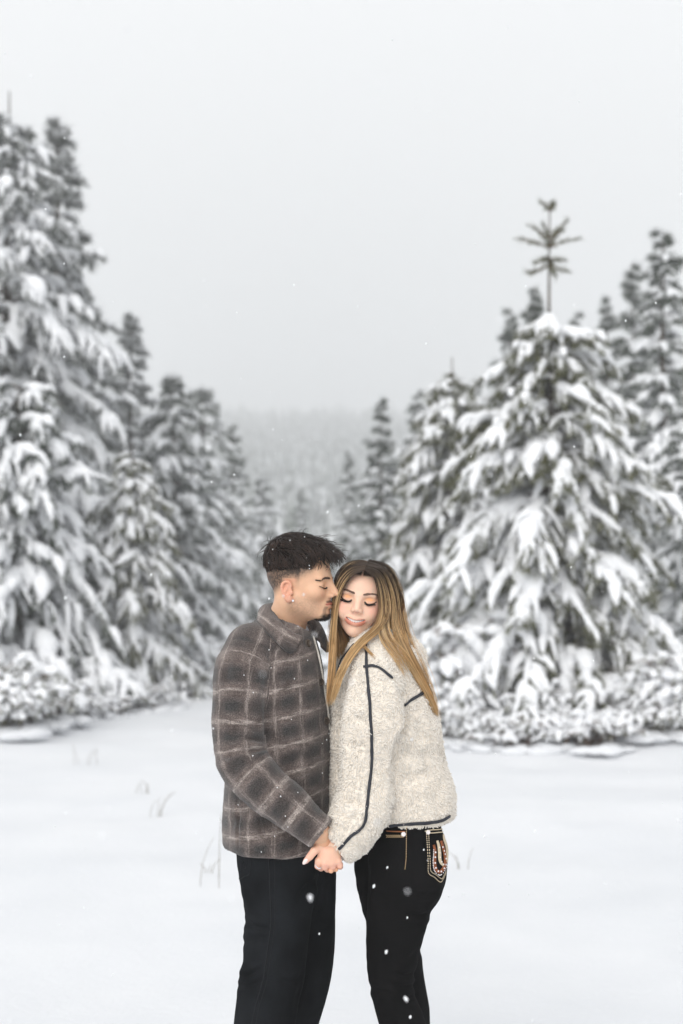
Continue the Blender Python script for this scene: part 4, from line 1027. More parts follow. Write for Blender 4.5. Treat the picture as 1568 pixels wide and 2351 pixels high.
jacket = part('jacket', mesh('jacket', JV, JQ, mat=M_plaid, attrs={'pu': pu, 'pv': pv}), man)
# wool fuzz along the surface
rg = np.random.default_rng(61)
fp, ft, fw = tuft_scatter(JV, JQ, 26000, rg); jn = vnormals(JV, JQ); fn_ = nrm((jn[ft] * fw[..., None]).sum(1))
fd = nrm(fn_ * 0.55 + rg.normal(size=fn_.shape) * 0.6)
FV, FT = blades(fp - fn_ * 0.0005, fd, 0.0025 + 0.003 * rg.random(len(fp)), np.full(len(fp), 0.0007), rg)
o_ = part('wool_fuzz', mesh('wool_fuzz', FV, T=FT, mat=M_plaid, sm=False, attrs={'pu': np.repeat((pu[ft] * fw).sum(1), 3), 'pv': np.repeat((pv[ft] * fw).sum(1), 3)}), jacket); o_['kind'] = 'stuff'
# collar: folded band round the neck (fold line, bulge, outer edge)
top = [(693, 1462, 3.835), (671, 1452, 3.812), (647, 1433, 3.815), (630, 1408, 3.85), (628, 1386, 3.92), (652, 1392, 3.975), (690, 1405, 3.985), (716, 1420, 3.955), (722, 1446, 3.915), (718, 1462, 3.89)]
bul = [(690, 1470, 3.825), (664, 1470, 3.785), (630, 1446, 3.785), (604, 1416, 3.83), (602, 1394, 3.92), (640, 1394, 4.01), (700, 1408, 4.02), (734, 1434, 3.98), (742, 1458, 3.93), (735, 1474, 3.89)]
out = [(691, 1468, 3.822), (669, 1500, 3.765), (634, 1472, 3.755), (603, 1440, 3.805), (594, 1418, 3.92), (640, 1424, 4.03), (712, 1440, 4.035), (748, 1470, 3.985), (752, 1498, 3.93), (738, 1485, 3.89)]
def sheet(rows, nu, nv):
    """smooth surface through rows of pixel+depth points"""
    R3 = np.array([[P(*q) for q in r] for r in rows]); A_ = np.array([resample(r, nu) for r in R3])
    G = np.array([resample(A_[:, i], nv) for i in range(nu)]).transpose(1, 0, 2)
    V = G.reshape(-1, 3); i = np.arange(nv - 1)[:, None] * nu + np.arange(nu - 1)[None, :]
    return V, np.stack([i, i + 1, i + nu + 1, i + nu], -1).reshape(-1, 4)
def thicken(V, Q, t):
    n = vnormals(V, Q); m = len(V); E = {}
    for q in Q:
        for a, b in zip(q, np.roll(q, -1)): E[(a, b)] = 1
    rim = np.array([[a, b, b + m, a + m] for (a, b) in E if (b, a) not in E])[:, ::-1]
    return np.concatenate([V + n * t / 2, V - n * t / 2]), np.concatenate([Q, Q[:, ::-1] + m, rim])
CV, CQ_ = sheet([top, bul, out], 54, 12)
pc = px(CV); sh = np.zeros(len(CV))
for i in range(len(CV)):                                  # lay the collar on the shoulder cloth
    h_, _n = SKJ.hit(pc[i][0], pc[i][1])
    if h_ is not None and pc[i][0] < 705 and CV[i][1] < 3.9: sh[i] = max(0.0, CV[i][1] - (h_[1] - 0.007))
sh = sh.reshape(12, 54)
for _ in range(4):
    e_ = np.pad(sh, 1, mode='edge'); sh = np.maximum(sh * 0.6, (e_[:-2, 1:-1] + e_[2:, 1:-1] + e_[1:-1, :-2] + e_[1:-1, 2:] + 2 * sh) / 6)
CV = np.array([P(pc[i][0], pc[i][1], CV[i][1] - sh.ravel()[i] * 1.05) for i in range(len(CV))])
inn = [(q[0] + (2 if i < 5 else -4), q[1] + 16, q[2] + (0.012 if i < 4 else -0.012 if i > 5 else 0)) for i, q in enumerate(top)]
CV2, CQ2 = sheet([inn, top], 54, 4)
V, Q = merge([thicken(CV, CQ_, 0.007), thicken(CV2, CQ2, 0.006)])
cu = np.linspace(0, 0.42, 54); 
V = V + vnormals(V, Q) * (0.0012 * fbm(V, 40, 2))[:, None]
part('collar', mesh('collar', V, Q, mat=M_plaid, attrs={'pu': V[:, 0] * 0.9 - V[:, 2] * 0.45 + 0.03, 'pv': V[:, 2] * 0.9 + V[:, 0] * 0.55 + 0.012}), jacket)
# zip, buttons
M_button = plain('button_horn', (0.075, 0.058, 0.045), 0.35, 0.5, 0.3, 60); M_metal = plain('zip_metal', (0.55, 0.52, 0.47), 0.35, 0.6, metal=1.0)
M_hole = plain('button_hole', (0.012, 0.010, 0.009), 0.8)
zl = [(718, 1462), (727, 1495), (733, 1520), (740, 1560), (745, 1596), (752, 1640), (755, 1676)]
hp, hn_ = SKJ.line(zl, 70, 0.002); V, Q = tubes(hp[None], np.full((1, len(hp)), 0.0022), 6)
part('zip_tape', mesh('zip_tape', V, Q, mat=M_plaid, attrs={'pu': V[:, 0], 'pv': V[:, 2]}), jacket)
zt = []
for i in range(0, len(hp) - 1):
    for f in (0.0, 0.5):
        c = hp[i] * (1 - f) + hp[i + 1] * f + np.array([0.0005, -0.0022, 0]); zt.append([c - np.array([0.0022, 0, 0.0003]), c + np.array([0.0022, 0, 0.0003])])
V, Q = tubes(np.array(zt), np.full((len(zt), 2), 0.0011), 4)
o_ = part('zip_teeth', mesh('zip_teeth', V, Q, mat=M_metal), jacket); o_['kind'] = 'stuff'
def disc(c, n, r, t, seg=20, bev=0.25):
    n = nrm(n); e1 = nrm(np.cross(n, [0.1, 0.2, 1])); e2 = np.cross(n, e1); a = np.linspace(0, 2 * np.pi, seg, endpoint=False)
    prof = [(0.0, t * 0.55), (0.62, t * 0.55), (0.74, t), (0.9, t), (1.0, t * (1 - bev)), (1.0, 0)]
    V = np.concatenate([c + n * h_ + r * max(k, 0.02) * (np.cos(a)[:, None] * e1 + np.sin(a)[:, None] * e2) for k, h_ in prof])
    Q = [[i * seg + j, (i + 1) * seg + j, (i + 1) * seg + (j + 1) % seg, i * seg + (j + 1) % seg] for i in range(len(prof) - 1) for j in range(seg)]
    return V, np.array(Q), e1, e2
for u, v in ((706, 1477), (735, 1566), (748, 1655)):
    c, n = SKJ.hit(u, v, 0.001)
    n = nrm(n * 0.6 + np.array([0.25, -0.6, 0.1])); V, Q, e1, e2 = disc(c, n, 0.0105, 0.0045)
    bt = part('button', mesh('button', V, Q, mat=M_button), jacket)
    hv, hq = merge([disc(c + n * 0.0026 + e1 * a * 0.0024 + e2 * b_ * 0.0024, n, 0.0011, 0.0003, 8)[:2] for a in (-1, 1) for b_ in (-1, 1)])
    o_ = obj('thread_hole', mesh('thread_hole', hv, hq, mat=M_hole), bt); o_['kind'] = 'stuff'
# white tee glimpsed inside the open front
M_tee = plain('white_cotton', (0.72, 0.74, 0.80), 0.85, 0.2, 0.05, 80)
Fs = Field((-0.12, 3.82, 1.15), (0.02, 4.06, 1.50), 0.006)
Tube([P(680, 1462, 3.93), P(692, 1520, 3.935), P(708, 1600, 3.94), P(714, 1700, 3.94)], [0.04, 0.048, 0.048, 0.045], [0.08, 0.11, 0.11, 0.11]).put(Fs, 0.01)
V, Q = Fs.net(); part('tee_shirt', mesh('tee_shirt', V, Q, mat=M_tee), man)

# ---- jeans
def mat_denim(name, a, b_):
    m, nt, b = mat_new(name); n = noise_tex(nt, 5, 4); f = noise_tex(nt, 500, 2)
    c = mixc(nt, ramp(nt, n, [(0.40, (0, 0, 0)), (0.72, (1, 1, 1))]), a, b_); c = mixc(nt, 0.5, c, ramp(nt, f, [(0.3, (0.5, 0.5, 0.5)), (0.7, (1.4, 1.4, 1.4))]), 'MULTIPLY')
    nt.links.new(c, b.inputs['Base Color']); b.inputs['Roughness'].default_value = 0.9; b.inputs['Specular IOR Level'].default_value = 0.04
    bump(nt, b, f, 0.3, 0.002); return m
M_jean_m = mat_denim('washed_black_denim', (0.0050, 0.0056, 0.0066), (0.017, 0.019, 0.022)); M_jean_w = mat_denim('black_denim', (0.0040, 0.0038, 0.0040), (0.008, 0.0076, 0.008))
def trousers(name, near, far, Yn, Yf, hip, folds, box, mat, parent, waist):
    F = Field(*box, 0.0052)
    Tf = Tube(*st(far, Yf)); Tn = Tube(*st(near, Yn))
    Tf.put(F, 0.01); Tn.put(F, 0.022)
    for h_ in hip: F.add(h_, 0.03)
    F.cut((0, 0, 0.05), (0, 0, -1), 0.01); F.cut((0, 0, waist), (0, 0, 1), 0.01)
    V, Q = F.net(); V = relax(V, Q, 2, 0.4); n = vnormals(V, Q)
    V = V + n * (0.0022 * fbm(V * np.array([1, 1, 0.35]), 22, 2))[:, None]
    V = crease(V, vnormals(V, Q), [(a, b * 1.6, c) for a, b, c in folds])
    return part(name, mesh(name, V, Q, mat=mat), parent), Skin(V, Q), V, Q
near = [(1900, 552, 735, 0.09), (1960, 545, 737, 0.10), (2020, 552, 731, 0.103), (2100, 564, 715, 0.10), (2160, 560, 707, 0.095), (2222, 559, 700, 0.092), (2255, 549, 695, 0.092), (2330, 541, 680, 0.092), (2480, 528, 655, 0.092), (2600, 520, 648, 0.095), (2660, 520, 650, 0.095)]
far = [(1900, 600, 768, 0.11), (1990, 612, 772, 0.11), (2117, 632, 769, 0.10), (2196, 636, 766, 0.095), (2265, 630, 755, 0.09), (2322, 616, 737, 0.09), (2360, 606, 727, 0.088), (2480, 585, 700, 0.09), (2600, 575, 690, 0.095), (2660, 575, 690, 0.095)]
folds = [([(565, 2117), (585, 2128), (615, 2132)], 0.006, 6), ([(556, 2165), (580, 2160), (610, 2148)], 0.004, 7), ([(549, 2245), (570, 2238), (600, 2222)], 0.006, 6), ([(546, 2262), (570, 2262), (600, 2250)], 0.005, 7),
         ([(690, 2250), (665, 2256), (640, 2250)], 0.005, 8), ([(732, 2016), (705, 2040), (680, 2075)], 0.005, 9), ([(728, 1990), (735, 2050), (722, 2100)], 0.004, 8), ([(752, 2000), (750, 2060), (740, 2110)], 0.004, 7), ([(700, 2200), (690, 2260), (680, 2320)], 0.003, 9)]
jm, SKM, _, _ = trousers('jeans', near, far, 3.86, 4.0, [ell(P(645, 1935, 3.92), (0.105, 0.13, 0.10))], folds, ((-0.34, 3.66, 0.0), (0.02, 4.16, 1.0)), M_jean_m, man, 0.96)
M_seam = plain('seam_thread', (0.014, 0.015, 0.017), 0.9, 0.1)
def stitched(name, pts, sk, mat, parent, r=0.0012, n=60, off=0.0006, dash=None):
    hp, _ = sk.line(pts, n, off)
    if len(hp) < 3: return None
    if dash is None: V, Q = tubes(hp[None], np.full((1, len(hp)), r), 5)
    else:
        c = [];  k = max(2, dash)
        for i in range(0, len(hp) - k, k): c.append(resample(hp[i:i + k], 4)[[0, 1, 2, 3]] if k > 2 else np.linspace(hp[i], hp[i] * 0.25 + hp[i + 1] * 0.75, 4))
        c = np.array(c); V, Q = tubes(c, np.tile(np.array([0.5, 1, 1, 0.5]) * r, (len(c), 1)), 5)
    o = obj(name, mesh(name, V, Q, mat=mat), parent)
    if dash is not None: o['kind'] = 'stuff'
    return o
stitched('side_seam', [(617, 1968), (620, 2040), (622, 2120), (613, 2190), (604, 2250), (590, 2300), (578, 2351)], SKM, M_seam, jm, 0.0022)
stitched('side_seam', [(629, 1968), (631, 2040), (630, 2120), (622, 2190), (613, 2250), (599, 2300), (587, 2351)], SKM, M_seam, jm, 0.0011)
pk = [(541, 1960), (543, 1985), (549, 2017), (562, 2012), (574, 2004), (577, 1965)]
pts, nn = SKM.line(pk, 40, 0.0)
poc = stitched('back_pocket', pk, SKM, M_seam, jm, 0.0016)
wv = stitched('pocket_stitching', [(547, 1975), (552, 1998), (558, 1978), (563, 1994), (570, 1970)], SKM, M_seam, jm, 0.0010)
# ---- boots under the hems
M_boot = plain('boot_leather', (0.03, 0.022, 0.017), 0.5, 0.4, 0.3, 30)
def boots(parent, spots, ang):
    for (x0, y0) in spots:
        d = np.array([math.cos(ang), math.sin(ang), 0]); c = np.array([x0, y0, 0.0]); Fb = Field(c - np.array([0.24, 0.24, 0.02]), c + np.array([0.24, 0.24, 0.24]), 0.008)
        Tube([c + np.array([0, 0, 0.20]), c + np.array([0, 0, 0.08])], [0.05, 0.048]).put(Fb, 0.02)
        Tube([c - d * 0.03 + np.array([0, 0, 0.045]), c + d * 0.08 + np.array([0, 0, 0.045]), c + d * 0.17 + np.array([0, 0, 0.035])], [0.044, 0.046, 0.034]).put(Fb, 0.03)
        Fb.cut((0, 0, 0.004), (0, 0, -1), 0.006); V, Q = Fb.net(); part('boot', mesh('boot', V, Q, mat=M_boot), parent)
boots(man, [(P(584, 2660, 3.83)[0], 3.83), (P(632, 2660, 3.995)[0], 3.995)], -0.1)
# ---- body: head, neck, trunk, limbs and hand in one mesh
def underbody(tubes_):
    lo = np.min([t.p.min(0) for t in tubes_], 0) - 0.15; hi = np.max([t.p.max(0) for t in tubes_], 0) + 0.15
    F = Field(lo, hi, 0.014)
    for t in tubes_: t.put(F, 0.02)
    return F.net()
def inner(T, k, cutp=None):
    n = len(T.p) if cutp is None else int(len(T.p) * cutp)
    return Tube(T.p[:n], np.maximum(T.a[:n] - k, 0.03), np.maximum(T.b[:n] - k, 0.03))
def hand_field(c, fingers, palm, h=0.0016):
    pts = np.array([q[:3] for f in fingers + palm for q in f]); F = Field(pts.min(0) - 0.03, pts.max(0) + 0.03, h)
    for f in palm:
        for a, b in zip(f[:-1], f[1:]): F.add(cap(a[:3], b[:3], a[3], b[3]), 0.010)
    for f in fingers:
        t = Field(F.lo, F.lo + F.h * (np.array(F.f.shape) - 1), h)
        for a, b in zip(f[:-1], f[1:]): t.add(cap(a[:3], b[:3], a[3], b[3]), 0.002)
        m = np.array(F.f.shape); tf = t.f[:m[0], :m[1], :m[2]]; k = 0.0018
        hh = np.maximum(k - np.abs(F.f - tf), 0) / k; F.f = np.minimum(F.f, tf) - hh * hh * k * 0.25
    V, Q = F.net(); return relax(V, Q, 1, 0.3), Q
q4 = lambda u, v, Y, r: (*P(u, v, Y), r)
# his right hand: comes out of the cuff, fingers close round hers from behind
mf = [[q4(745, 1950, 3.712, 0.010), q4(752, 1975, 3.722, 0.0095), q4(758, 1996, 3.708, 0.0085), q4(760, 1999, 3.690, 0.0070)],
      [q4(752, 1948, 3.722, 0.010), q4(762, 1973, 3.730, 0.0095), q4(769, 1994, 3.715, 0.0082), q4(771, 1996, 3.698, 0.0066)],
      [q4(757, 1945, 3.732, 0.009), q4(770, 1968, 3.738, 0.0090), q4(778, 1985, 3.722, 0.0078)],
      [q4(738, 1950, 3.702, 0.010), q4(740, 1976, 3.715, 0.0095), q4(743, 1990, 3.722, 0.0085)]]
mp = [[q4(722, 1902, 3.695, 0.026), q4(738, 1928, 3.702, 0.024)], [q4(738, 1928, 3.702, 0.022), q4(744, 1950, 3.708, 0.014)], [q4(738, 1928, 3.708, 0.022), q4(756, 1947, 3.728, 0.014)]]
V3, Q3 = hand_field(None, mf, mp)
V2, Q2 = underbody([inner(T_torso_m, 0.055, 0.80), inner(T_arm_m, 0.03, 0.97), inner(T_far_m, 0.03), Tube([T_arm_m.p[-4], P(722, 1902, 3.695), P(738, 1928, 3.702)], [0.024, 0.022, 0.018]), Tube([P(650, 1440, 3.92), P(641, 1480, 3.935), P(640, 1540, 3.93)], [0.045, 0.05, 0.06]), Tube(st(near, 3.86)[0], np.maximum(st(near, 3.86)[1] - 0.03, 0.03), 0.05), Tube(st(far, 4.0)[0], np.maximum(st(far, 4.0)[1] - 0.03, 0.03), 0.05)])
V, Q = merge([(HV_m, HQ_m), (V2, Q2), (V3, Q3)])
tn = np.concatenate([tone_m, np.tile(SKIN_M, (len(V2), 1)), np.tile(SKIN_M * np.array([1.02, 0.93, 0.9]), (len(V3), 1))])
body_m = part('body', mesh('body', V, Q, mat=M_skin_m, cols={'tone': tn}), man)
M_cap = mat_hair('hair_mass', 0.95); M_cap.node_tree.nodes['Principled BSDF'].inputs['Specular IOR Level'].default_value = 0.05
hair_m = part('hair', mesh('hair', *CAP_M, mat=M_cap, cols={'tone': np.tile([0.013, 0.009, 0.008], (len(CAP_M[0]), 1))}), man)
o_ = obj('hair_strands', strands_mesh('hair_strands', HAIR_M[0], np.full(len(HAIR_M[0]), 0.00075), np.repeat(HAIR_M[1][:, None], 7, 1), M_hair_m), hair_m); o_['kind'] = 'stuff'
def fine_hair(name, C, pose, col, parent, r=0.00042):
    o = part(name, strands_mesh(name, pose.w(C.reshape(-1, 3)).reshape(C.shape), np.full(len(C), r), np.tile(col, (len(C), 4, 1)), M_hair_m, taper=np.array([.8, 1, .8, .2])), parent); o['kind'] = 'stuff'
for nm, C in zip(('eyebrow', 'eyelash_row', 'chin_beard'), EYE_M):
    for h_ in (np.array_split(C, 2) if nm != 'chin_beard' else [C]): fine_hair(nm, h_, POSE_M, [0.035, 0.024, 0.018] if nm == 'eyebrow' else [0.018, 0.013, 0.010], man, 0.00036)
M_gem = plain('clear_stone', (0.85, 0.86, 0.9), 0.08, 1.0); 
SKH = Skin(HV_m, HQ_m); c, n = SKH.hit(672, 1379, 0.001)
if c is not None:
    V, Q, _, _ = disc(c, nrm(np.array([0, -1, 0.1])), 0.0036, 0.004, 4, 0.5); part('ear_stud', mesh('ear_stud', V, Q, mat=M_gem, sm=False), man)
# ================================================================== her: cream fleece jacket, black jeans with western pocket
woman = empty('person', (P(930, 2000, 3.9)[0], 3.9, 0.0))
tag(woman, 'smiling person in cream fleece jacket and embroidered black jeans with long highlighted hair', 'person', 'couple standing in the snow')
T_torso_w = Tube(*st([(1462, 838, 898, 0.07), (1490, 806, 925, 0.115), (1530, 786, 954, 0.145), (1590, 770, 980, 0.155), (1650, 761, 1003, 0.160), (1715, 757, 1014, 0.162), (1780, 754, 1024, 0.165), (1830, 752, 1042, 0.168), (1865, 756, 1042, 0.168), (1910, 772, 1020, 0.160), (1950, 780, 1010, 0.155)], 3.93))
p, r = arm([(852, 1500, 3.840, 0.058), (852, 1545, 3.800, 0.074), (856, 1600, 3.780, 0.083), (856, 1648, 3.770, 0.086), (843, 1715, 3.760, 0.074), (839, 1790, 3.750, 0.0725), (834, 1850, 3.740, 0.0755), (808, 1903, 3.728, 0.068), (775, 1938, 3.716, 0.054), (752, 1958, 3.708, 0.050)])
T_arm_w = Tube(p, r, r * 0.92)
p2, r2 = arm([(830, 1510, 4.04, 0.065), (800, 1600, 4.09, 0.07), (770, 1700, 4.10, 0.065), (740, 1780, 4.08, 0.055)])
T_far_w = Tube(p2, r2)
F = Field((-0.12, 3.55, 0.84), (0.36, 4.22, 1.56), 0.0052)
T_torso_w.put(F, 0.01); T_far_w.put(F, 0.03)
F.add(cap(P(872, 1462, 3.92), P(856, 1505, 3.85), 0.040, 0.058), 0.03); F.add(cap(P(890, 1470, 3.95), P(918, 1515, 3.95), 0.05, 0.07), 0.04)
Tube([P(838, 1474, 3.862), P(862, 1462, 3.858), P(890, 1462, 3.90), P(902, 1464, 3.96)], [0.022, 0.026, 0.026, 0.022]).put(F, 0.015)  # stand collar
T_arm_w.put(F, 0.022)
F.sub(ell(P(846, 1445, 3.925), (0.046, 0.05, 0.045)), 0.012)
F.cut((0, 0, 0.972), (0, 0, -1), 0.02) if False else None
# the hem is cut level, the sleeve runs on below it
Zc = 0.972; d_hem = (Zc - F.ax[2])[None, None, :]
near_arm = np.zeros(F.f.shape, np.float32)
Fa = Field((-0.12, 3.55, 0.84), (0.36, 4.22, 1.56), 0.0052); T_arm_w.put(Fa, 0.01)
F.f = np.where(d_hem > -0.012, np.minimum(np.maximum(F.f, d_hem.astype(np.float32)), Fa.f), F.f)
end = T_arm_w.p[-1]; dr = nrm(T_arm_w.p[-1] - T_arm_w.p[-4]); end = end - dr * 0.028
sl, X, Y, Z = F.block(end - 0.10, end + 0.10)
pl = ((X - end[0]) * dr[0] + (Y - end[1]) * dr[1] + (Z - end[2]) * dr[2]).astype(np.float32)
F.f[sl] = np.where(Y < 3.80, np.maximum(F.f[sl], pl), F.f[sl]); F.sub(cap(end - dr * 0.02, end + dr * 0.05, 0.034), 0.004)
WV, WQ = F.net(); WV = relax(WV, WQ, 2, 0.4)
Nn = vnormals(WV, WQ); WV = WV + Nn * (0.005 * fbm(WV, 9, 2) + 0.0016 * fbm(WV + 3, 60, 2))[:, None]
folds = [([(905, 1560), (925, 1610), (932, 1660), (905, 1712), (899, 1780), (896, 1870)], 0.010, 7), ([(812, 1500), (795, 1570), (782, 1650), (780, 1740), (776, 1820)], 0.011, 7),
         ([(785, 1840), (810, 1838), (832, 1848)], 0.009, 9), ([(778, 1868), (800, 1880), (822, 1870)], 0.008, 9), ([(760, 1885), (785, 1900), (800, 1895)], 0.005, 8),
         ([(800, 1700), (820, 1712), (845, 1708)], 0.006, 11), ([(860, 1620), (890, 1640), (915, 1640)], 0.006, 12), ([(800, 1640), (830, 1650), (850, 1640)], 0.005, 12), ([(920, 1720), (960, 1735), (1005, 1730)], 0.007, 14),
         ([(905, 1790), (950, 1780), (990, 1765)], 0.006, 14), ([(890, 1500), (915, 1560), (930, 1610)], 0.006, 10), ([(930, 1640), (960, 1680), (1000, 1700)], 0.005, 14), ([(1015, 1790), (1000, 1830), (1010, 1860)], 0.005, 10)]
WV = crease(WV, vnormals(WV, WQ), folds); SKW = Skin(WV, WQ)
def mat_fleece():
    m, nt, b = mat_new('cream_fleece'); f = noise_tex(nt, 170, 4, 0.6)
    c = mixc(nt, noise_tex(nt, 9, 3), (0.84, 0.755, 0.65), (0.89, 0.82, 0.73)); c = mixc(nt, attr(nt, 'tip'), c, (0.93, 0.895, 0.84))
    nt.links.new(c, b.inputs['Base Color']); b.inputs['Roughness'].default_value = 0.95; b.inputs['Specular IOR Level'].default_value = 0.08
    b.inputs['Sheen Weight'].default_value = 0.2
    bump(nt, b, f, 0.7, 0.006); return m
M_fleece = mat_fleece()
fleece = part('fleece_jacket', mesh('fleece_jacket', WV, WQ, mat=M_fleece, attrs={'tip': np.zeros(len(WV))}), woman)
rg = np.random.default_rng(71)
nT = 85000
tp_, tt, tw = tuft_scatter(WV, WQ, nT, rg); wn_ = vnormals(WV, WQ); tn_ = nrm((wn_[tt] * tw[..., None]).sum(1))
keep = (tn_[:, 1] < 0.55) | (rg.random(nT) < 0.25); tp_, tn_ = tp_[keep], tn_[keep]; 
BIND = [[(839, 1466), (841, 1500), (842, 1533), (847, 1589), (852, 1665), (853, 1741), (847, 1804), (842, 1855), (836, 1888), (822, 1906), (804, 1920), (785, 1943), (767, 1960)], [(834, 1533), (845, 1531), (856, 1530), (877, 1538), (898, 1557)],
        [(815, 1481), (797, 1502), (780, 1524), (776, 1545), (774, 1566), (769, 1592)], [(926, 1619), (945, 1606), (962, 1596), (977, 1585)], [(893, 1896), (920, 1893), (945, 1891), (980, 1889), (1012, 1883), (1030, 1873)]]
qp = px(tp_); db = np.min([pldist(qp, resample(b_, 30))[0] for b_ in BIND], 0); keep = (db > 3.6 + 1.8 * rg.random(len(tp_))) | (tn_[:, 1] > 0.1); tp_, tn_ = tp_[keep], tn_[keep]
nT = len(tp_)
fl_ = np.stack([vnoise(tp_ + k * 9.1, 34) for k in range(3)], -1) + np.array([0, 0, -0.5]); fl_ = nrm(fl_ - tn_ * (fl_ * tn_).sum(1)[:, None])
L = 0.0036 + 0.0036 * rg.random(nT); q = np.linspace(0, 1, 4)
C = tp_[:, None] - tn_[:, None] * 0.002 + tn_[:, None] * (L[:, None] * np.sin(q * 1.9) * 0.75)[..., None] + (fl_ + rg.normal(size=fl_.shape) * 0.45)[:, None] * (L[:, None] * q ** 1.5 * 0.75)[..., None]
V, Q = tubes(C, (0.0011 + 0.0006 * rg.random(nT))[:, None] * np.array([1.0, 1.15, 0.9, 0.25])[None], 4, up=(0.3, 0.4, 0.85))
o_ = obj('fleece_pile', mesh('fleece_pile', V, Q, mat=M_fleece, attrs={'tip': np.repeat((np.array([0.0, 0.35, 0.75, 0.9])[None] * (0.55 + 0.45 * rg.random((nT, 1)))).ravel(), 4)}), fleece); o_['kind'] = 'stuff'
# dark binding on the seams
M_bind = plain('dark_binding', (0.022, 0.024, 0.032), 0.6, 0.3, 0.2, 50, bmp=0.3, bscale=90)
def piping(pts, n=60, w=0.0055, off=0.0065, name='seam_binding'):
    hp, hn_ = SKW.line(pts, n, off)
    if len(hp) < 4: return
    hp[1:-1] = (hp[:-2] + hp[1:-1] + hp[2:]) / 3
    t = nrm(np.gradient(hp, axis=0)); s_ = nrm(np.cross(t, hn_)); a = np.arange(8) * 2 * np.pi / 8
    wv_ = w * (1 + 0.22 * vnoise(hp, 60)); 
    V = hp[:, None] + (np.cos(a)[None, :, None] * s_[:, None] * wv_[:, None, None]) + (np.sin(a)[None, :, None] * hn_[:, None] * 0.0022)
    V = V.reshape(-1, 3); m_ = len(hp); i = np.arange(m_ - 1)[:, None] * 8; k = np.arange(8)[None]
    Q = np.stack([i + k, i + (k + 1) % 8, i + 8 + (k + 1) % 8, i + 8 + k], -1).reshape(-1, 4)
    obj(name, mesh(name, V, Q, mat=M_bind), fleece)
for k, (b_, n_) in enumerate(zip(BIND, (110, 30, 40, 24, 50))): piping(b_, n_, (0.0038, 0.0038, 0.0048, 0.0042, 0.0042)[k], 0.0045, 'hem_binding' if k == 4 else 'seam_binding')
# ---- jeans
near_w = [(1860, 880, 1010, 0.10), (1910, 862, 1014, 0.105), (1973, 846, 1026, 0.112), (2016, 845, 1019, 0.112), (2052, 843, 997, 0.102), (2100, 842, 984, 0.095), (2178, 843, 964, 0.085), (2232, 845, 951, 0.078), (2290, 856, 950, 0.072), (2351, 872, 976, 0.068), (2430, 888, 990, 0.066), (2600, 915, 990, 0.055), (2660, 918, 985, 0.052)]
far_w = [(1860, 850, 990, 0.10), (1973, 816, 985, 0.11), (2052, 826, 970, 0.10), (2103, 840, 965, 0.092), (2160, 860, 963, 0.085), (2211, 872, 969, 0.078), (2290, 888, 981, 0.072), (2351, 894, 985, 0.068), (2600, 905, 975, 0.055), (2660, 908, 972, 0.052)]
folds = [([(984, 2098), (965, 2104), (940, 2100)], 0.005, 6), ([(998, 2052), (975, 2058), (950, 2052)], 0.004, 7), ([(951, 2236), (930, 2242), (905, 2236)], 0.006, 6), ([(951, 2262), (925, 2268), (895, 2262)], 0.005, 6), ([(950, 2288), (930, 2296), (900, 2298)], 0.006, 6),
         ([(846, 2262), (870, 2275), (900, 2280)], 0.005, 7), ([(846, 2040), (875, 2055), (905, 2060)], 0.003, 10), ([(964, 2180), (945, 2200), (920, 2210)], 0.003, 8), ([(846, 1985), (845, 2060), (843, 2110)], 0.004, 4)]
jw, SKP, JWV, JWQ = trousers('jeans', near_w, far_w, 3.87, 4.0, [ell(P(945, 1955, 3.93), (0.090, 0.11, 0.09))], folds, ((-0.02, 3.66, 0.0), (0.36, 4.16, 1.08)), M_jean_w, woman, 1.02)
boots(woman, [(P(952, 2660, 3.87)[0], 3.87), (P(940, 2660, 4.0)[0], 4.0)], math.pi)
M_gold = plain('tan_embroidery', (0.56, 0.40, 0.22), 0.7, 0.2); M_copper = plain('copper_thread', (0.36, 0.13, 0.045), 0.6, 0.3); M_cream = plain('cream_thread', (0.60, 0.50, 0.36), 0.7, 0.2); M_rust = plain('rust_applique', (0.24, 0.075, 0.028), 0.75, 0.2, 0.25, 90)
M_rivet = plain('rhinestone', (0.85, 0.80, 0.80), 0.15, 0.9)
dz = lambda zx, zy: ((1380 + zx / 5.2267) * 0.6272, (2980 + zy / 5.2267) * 0.6272)
D = lambda L_: [dz(*q) for q in L_]
stitched('side_stitching', D([(566, 200), (562, 350), (562, 520), (560, 700), (556, 850), (545, 960), (532, 1080)]), SKP, M_gold, jw, 0.0012, 90, 0.0008, 3)
stitched('front_pocket_stitching', D([(190, 325), (300, 332), (420, 335), (540, 335)]), SKP, M_copper, jw, 0.0016, 40, 0.0008)
for k in range(9):
    x0 = 180 + k * 38
    stitched('chevron_stitch', D([(x0, 400), (x0 + 32, 424), (x0 + 2, 446)]), SKP, M_gold, jw, 0.0011, 8, 0.0010)
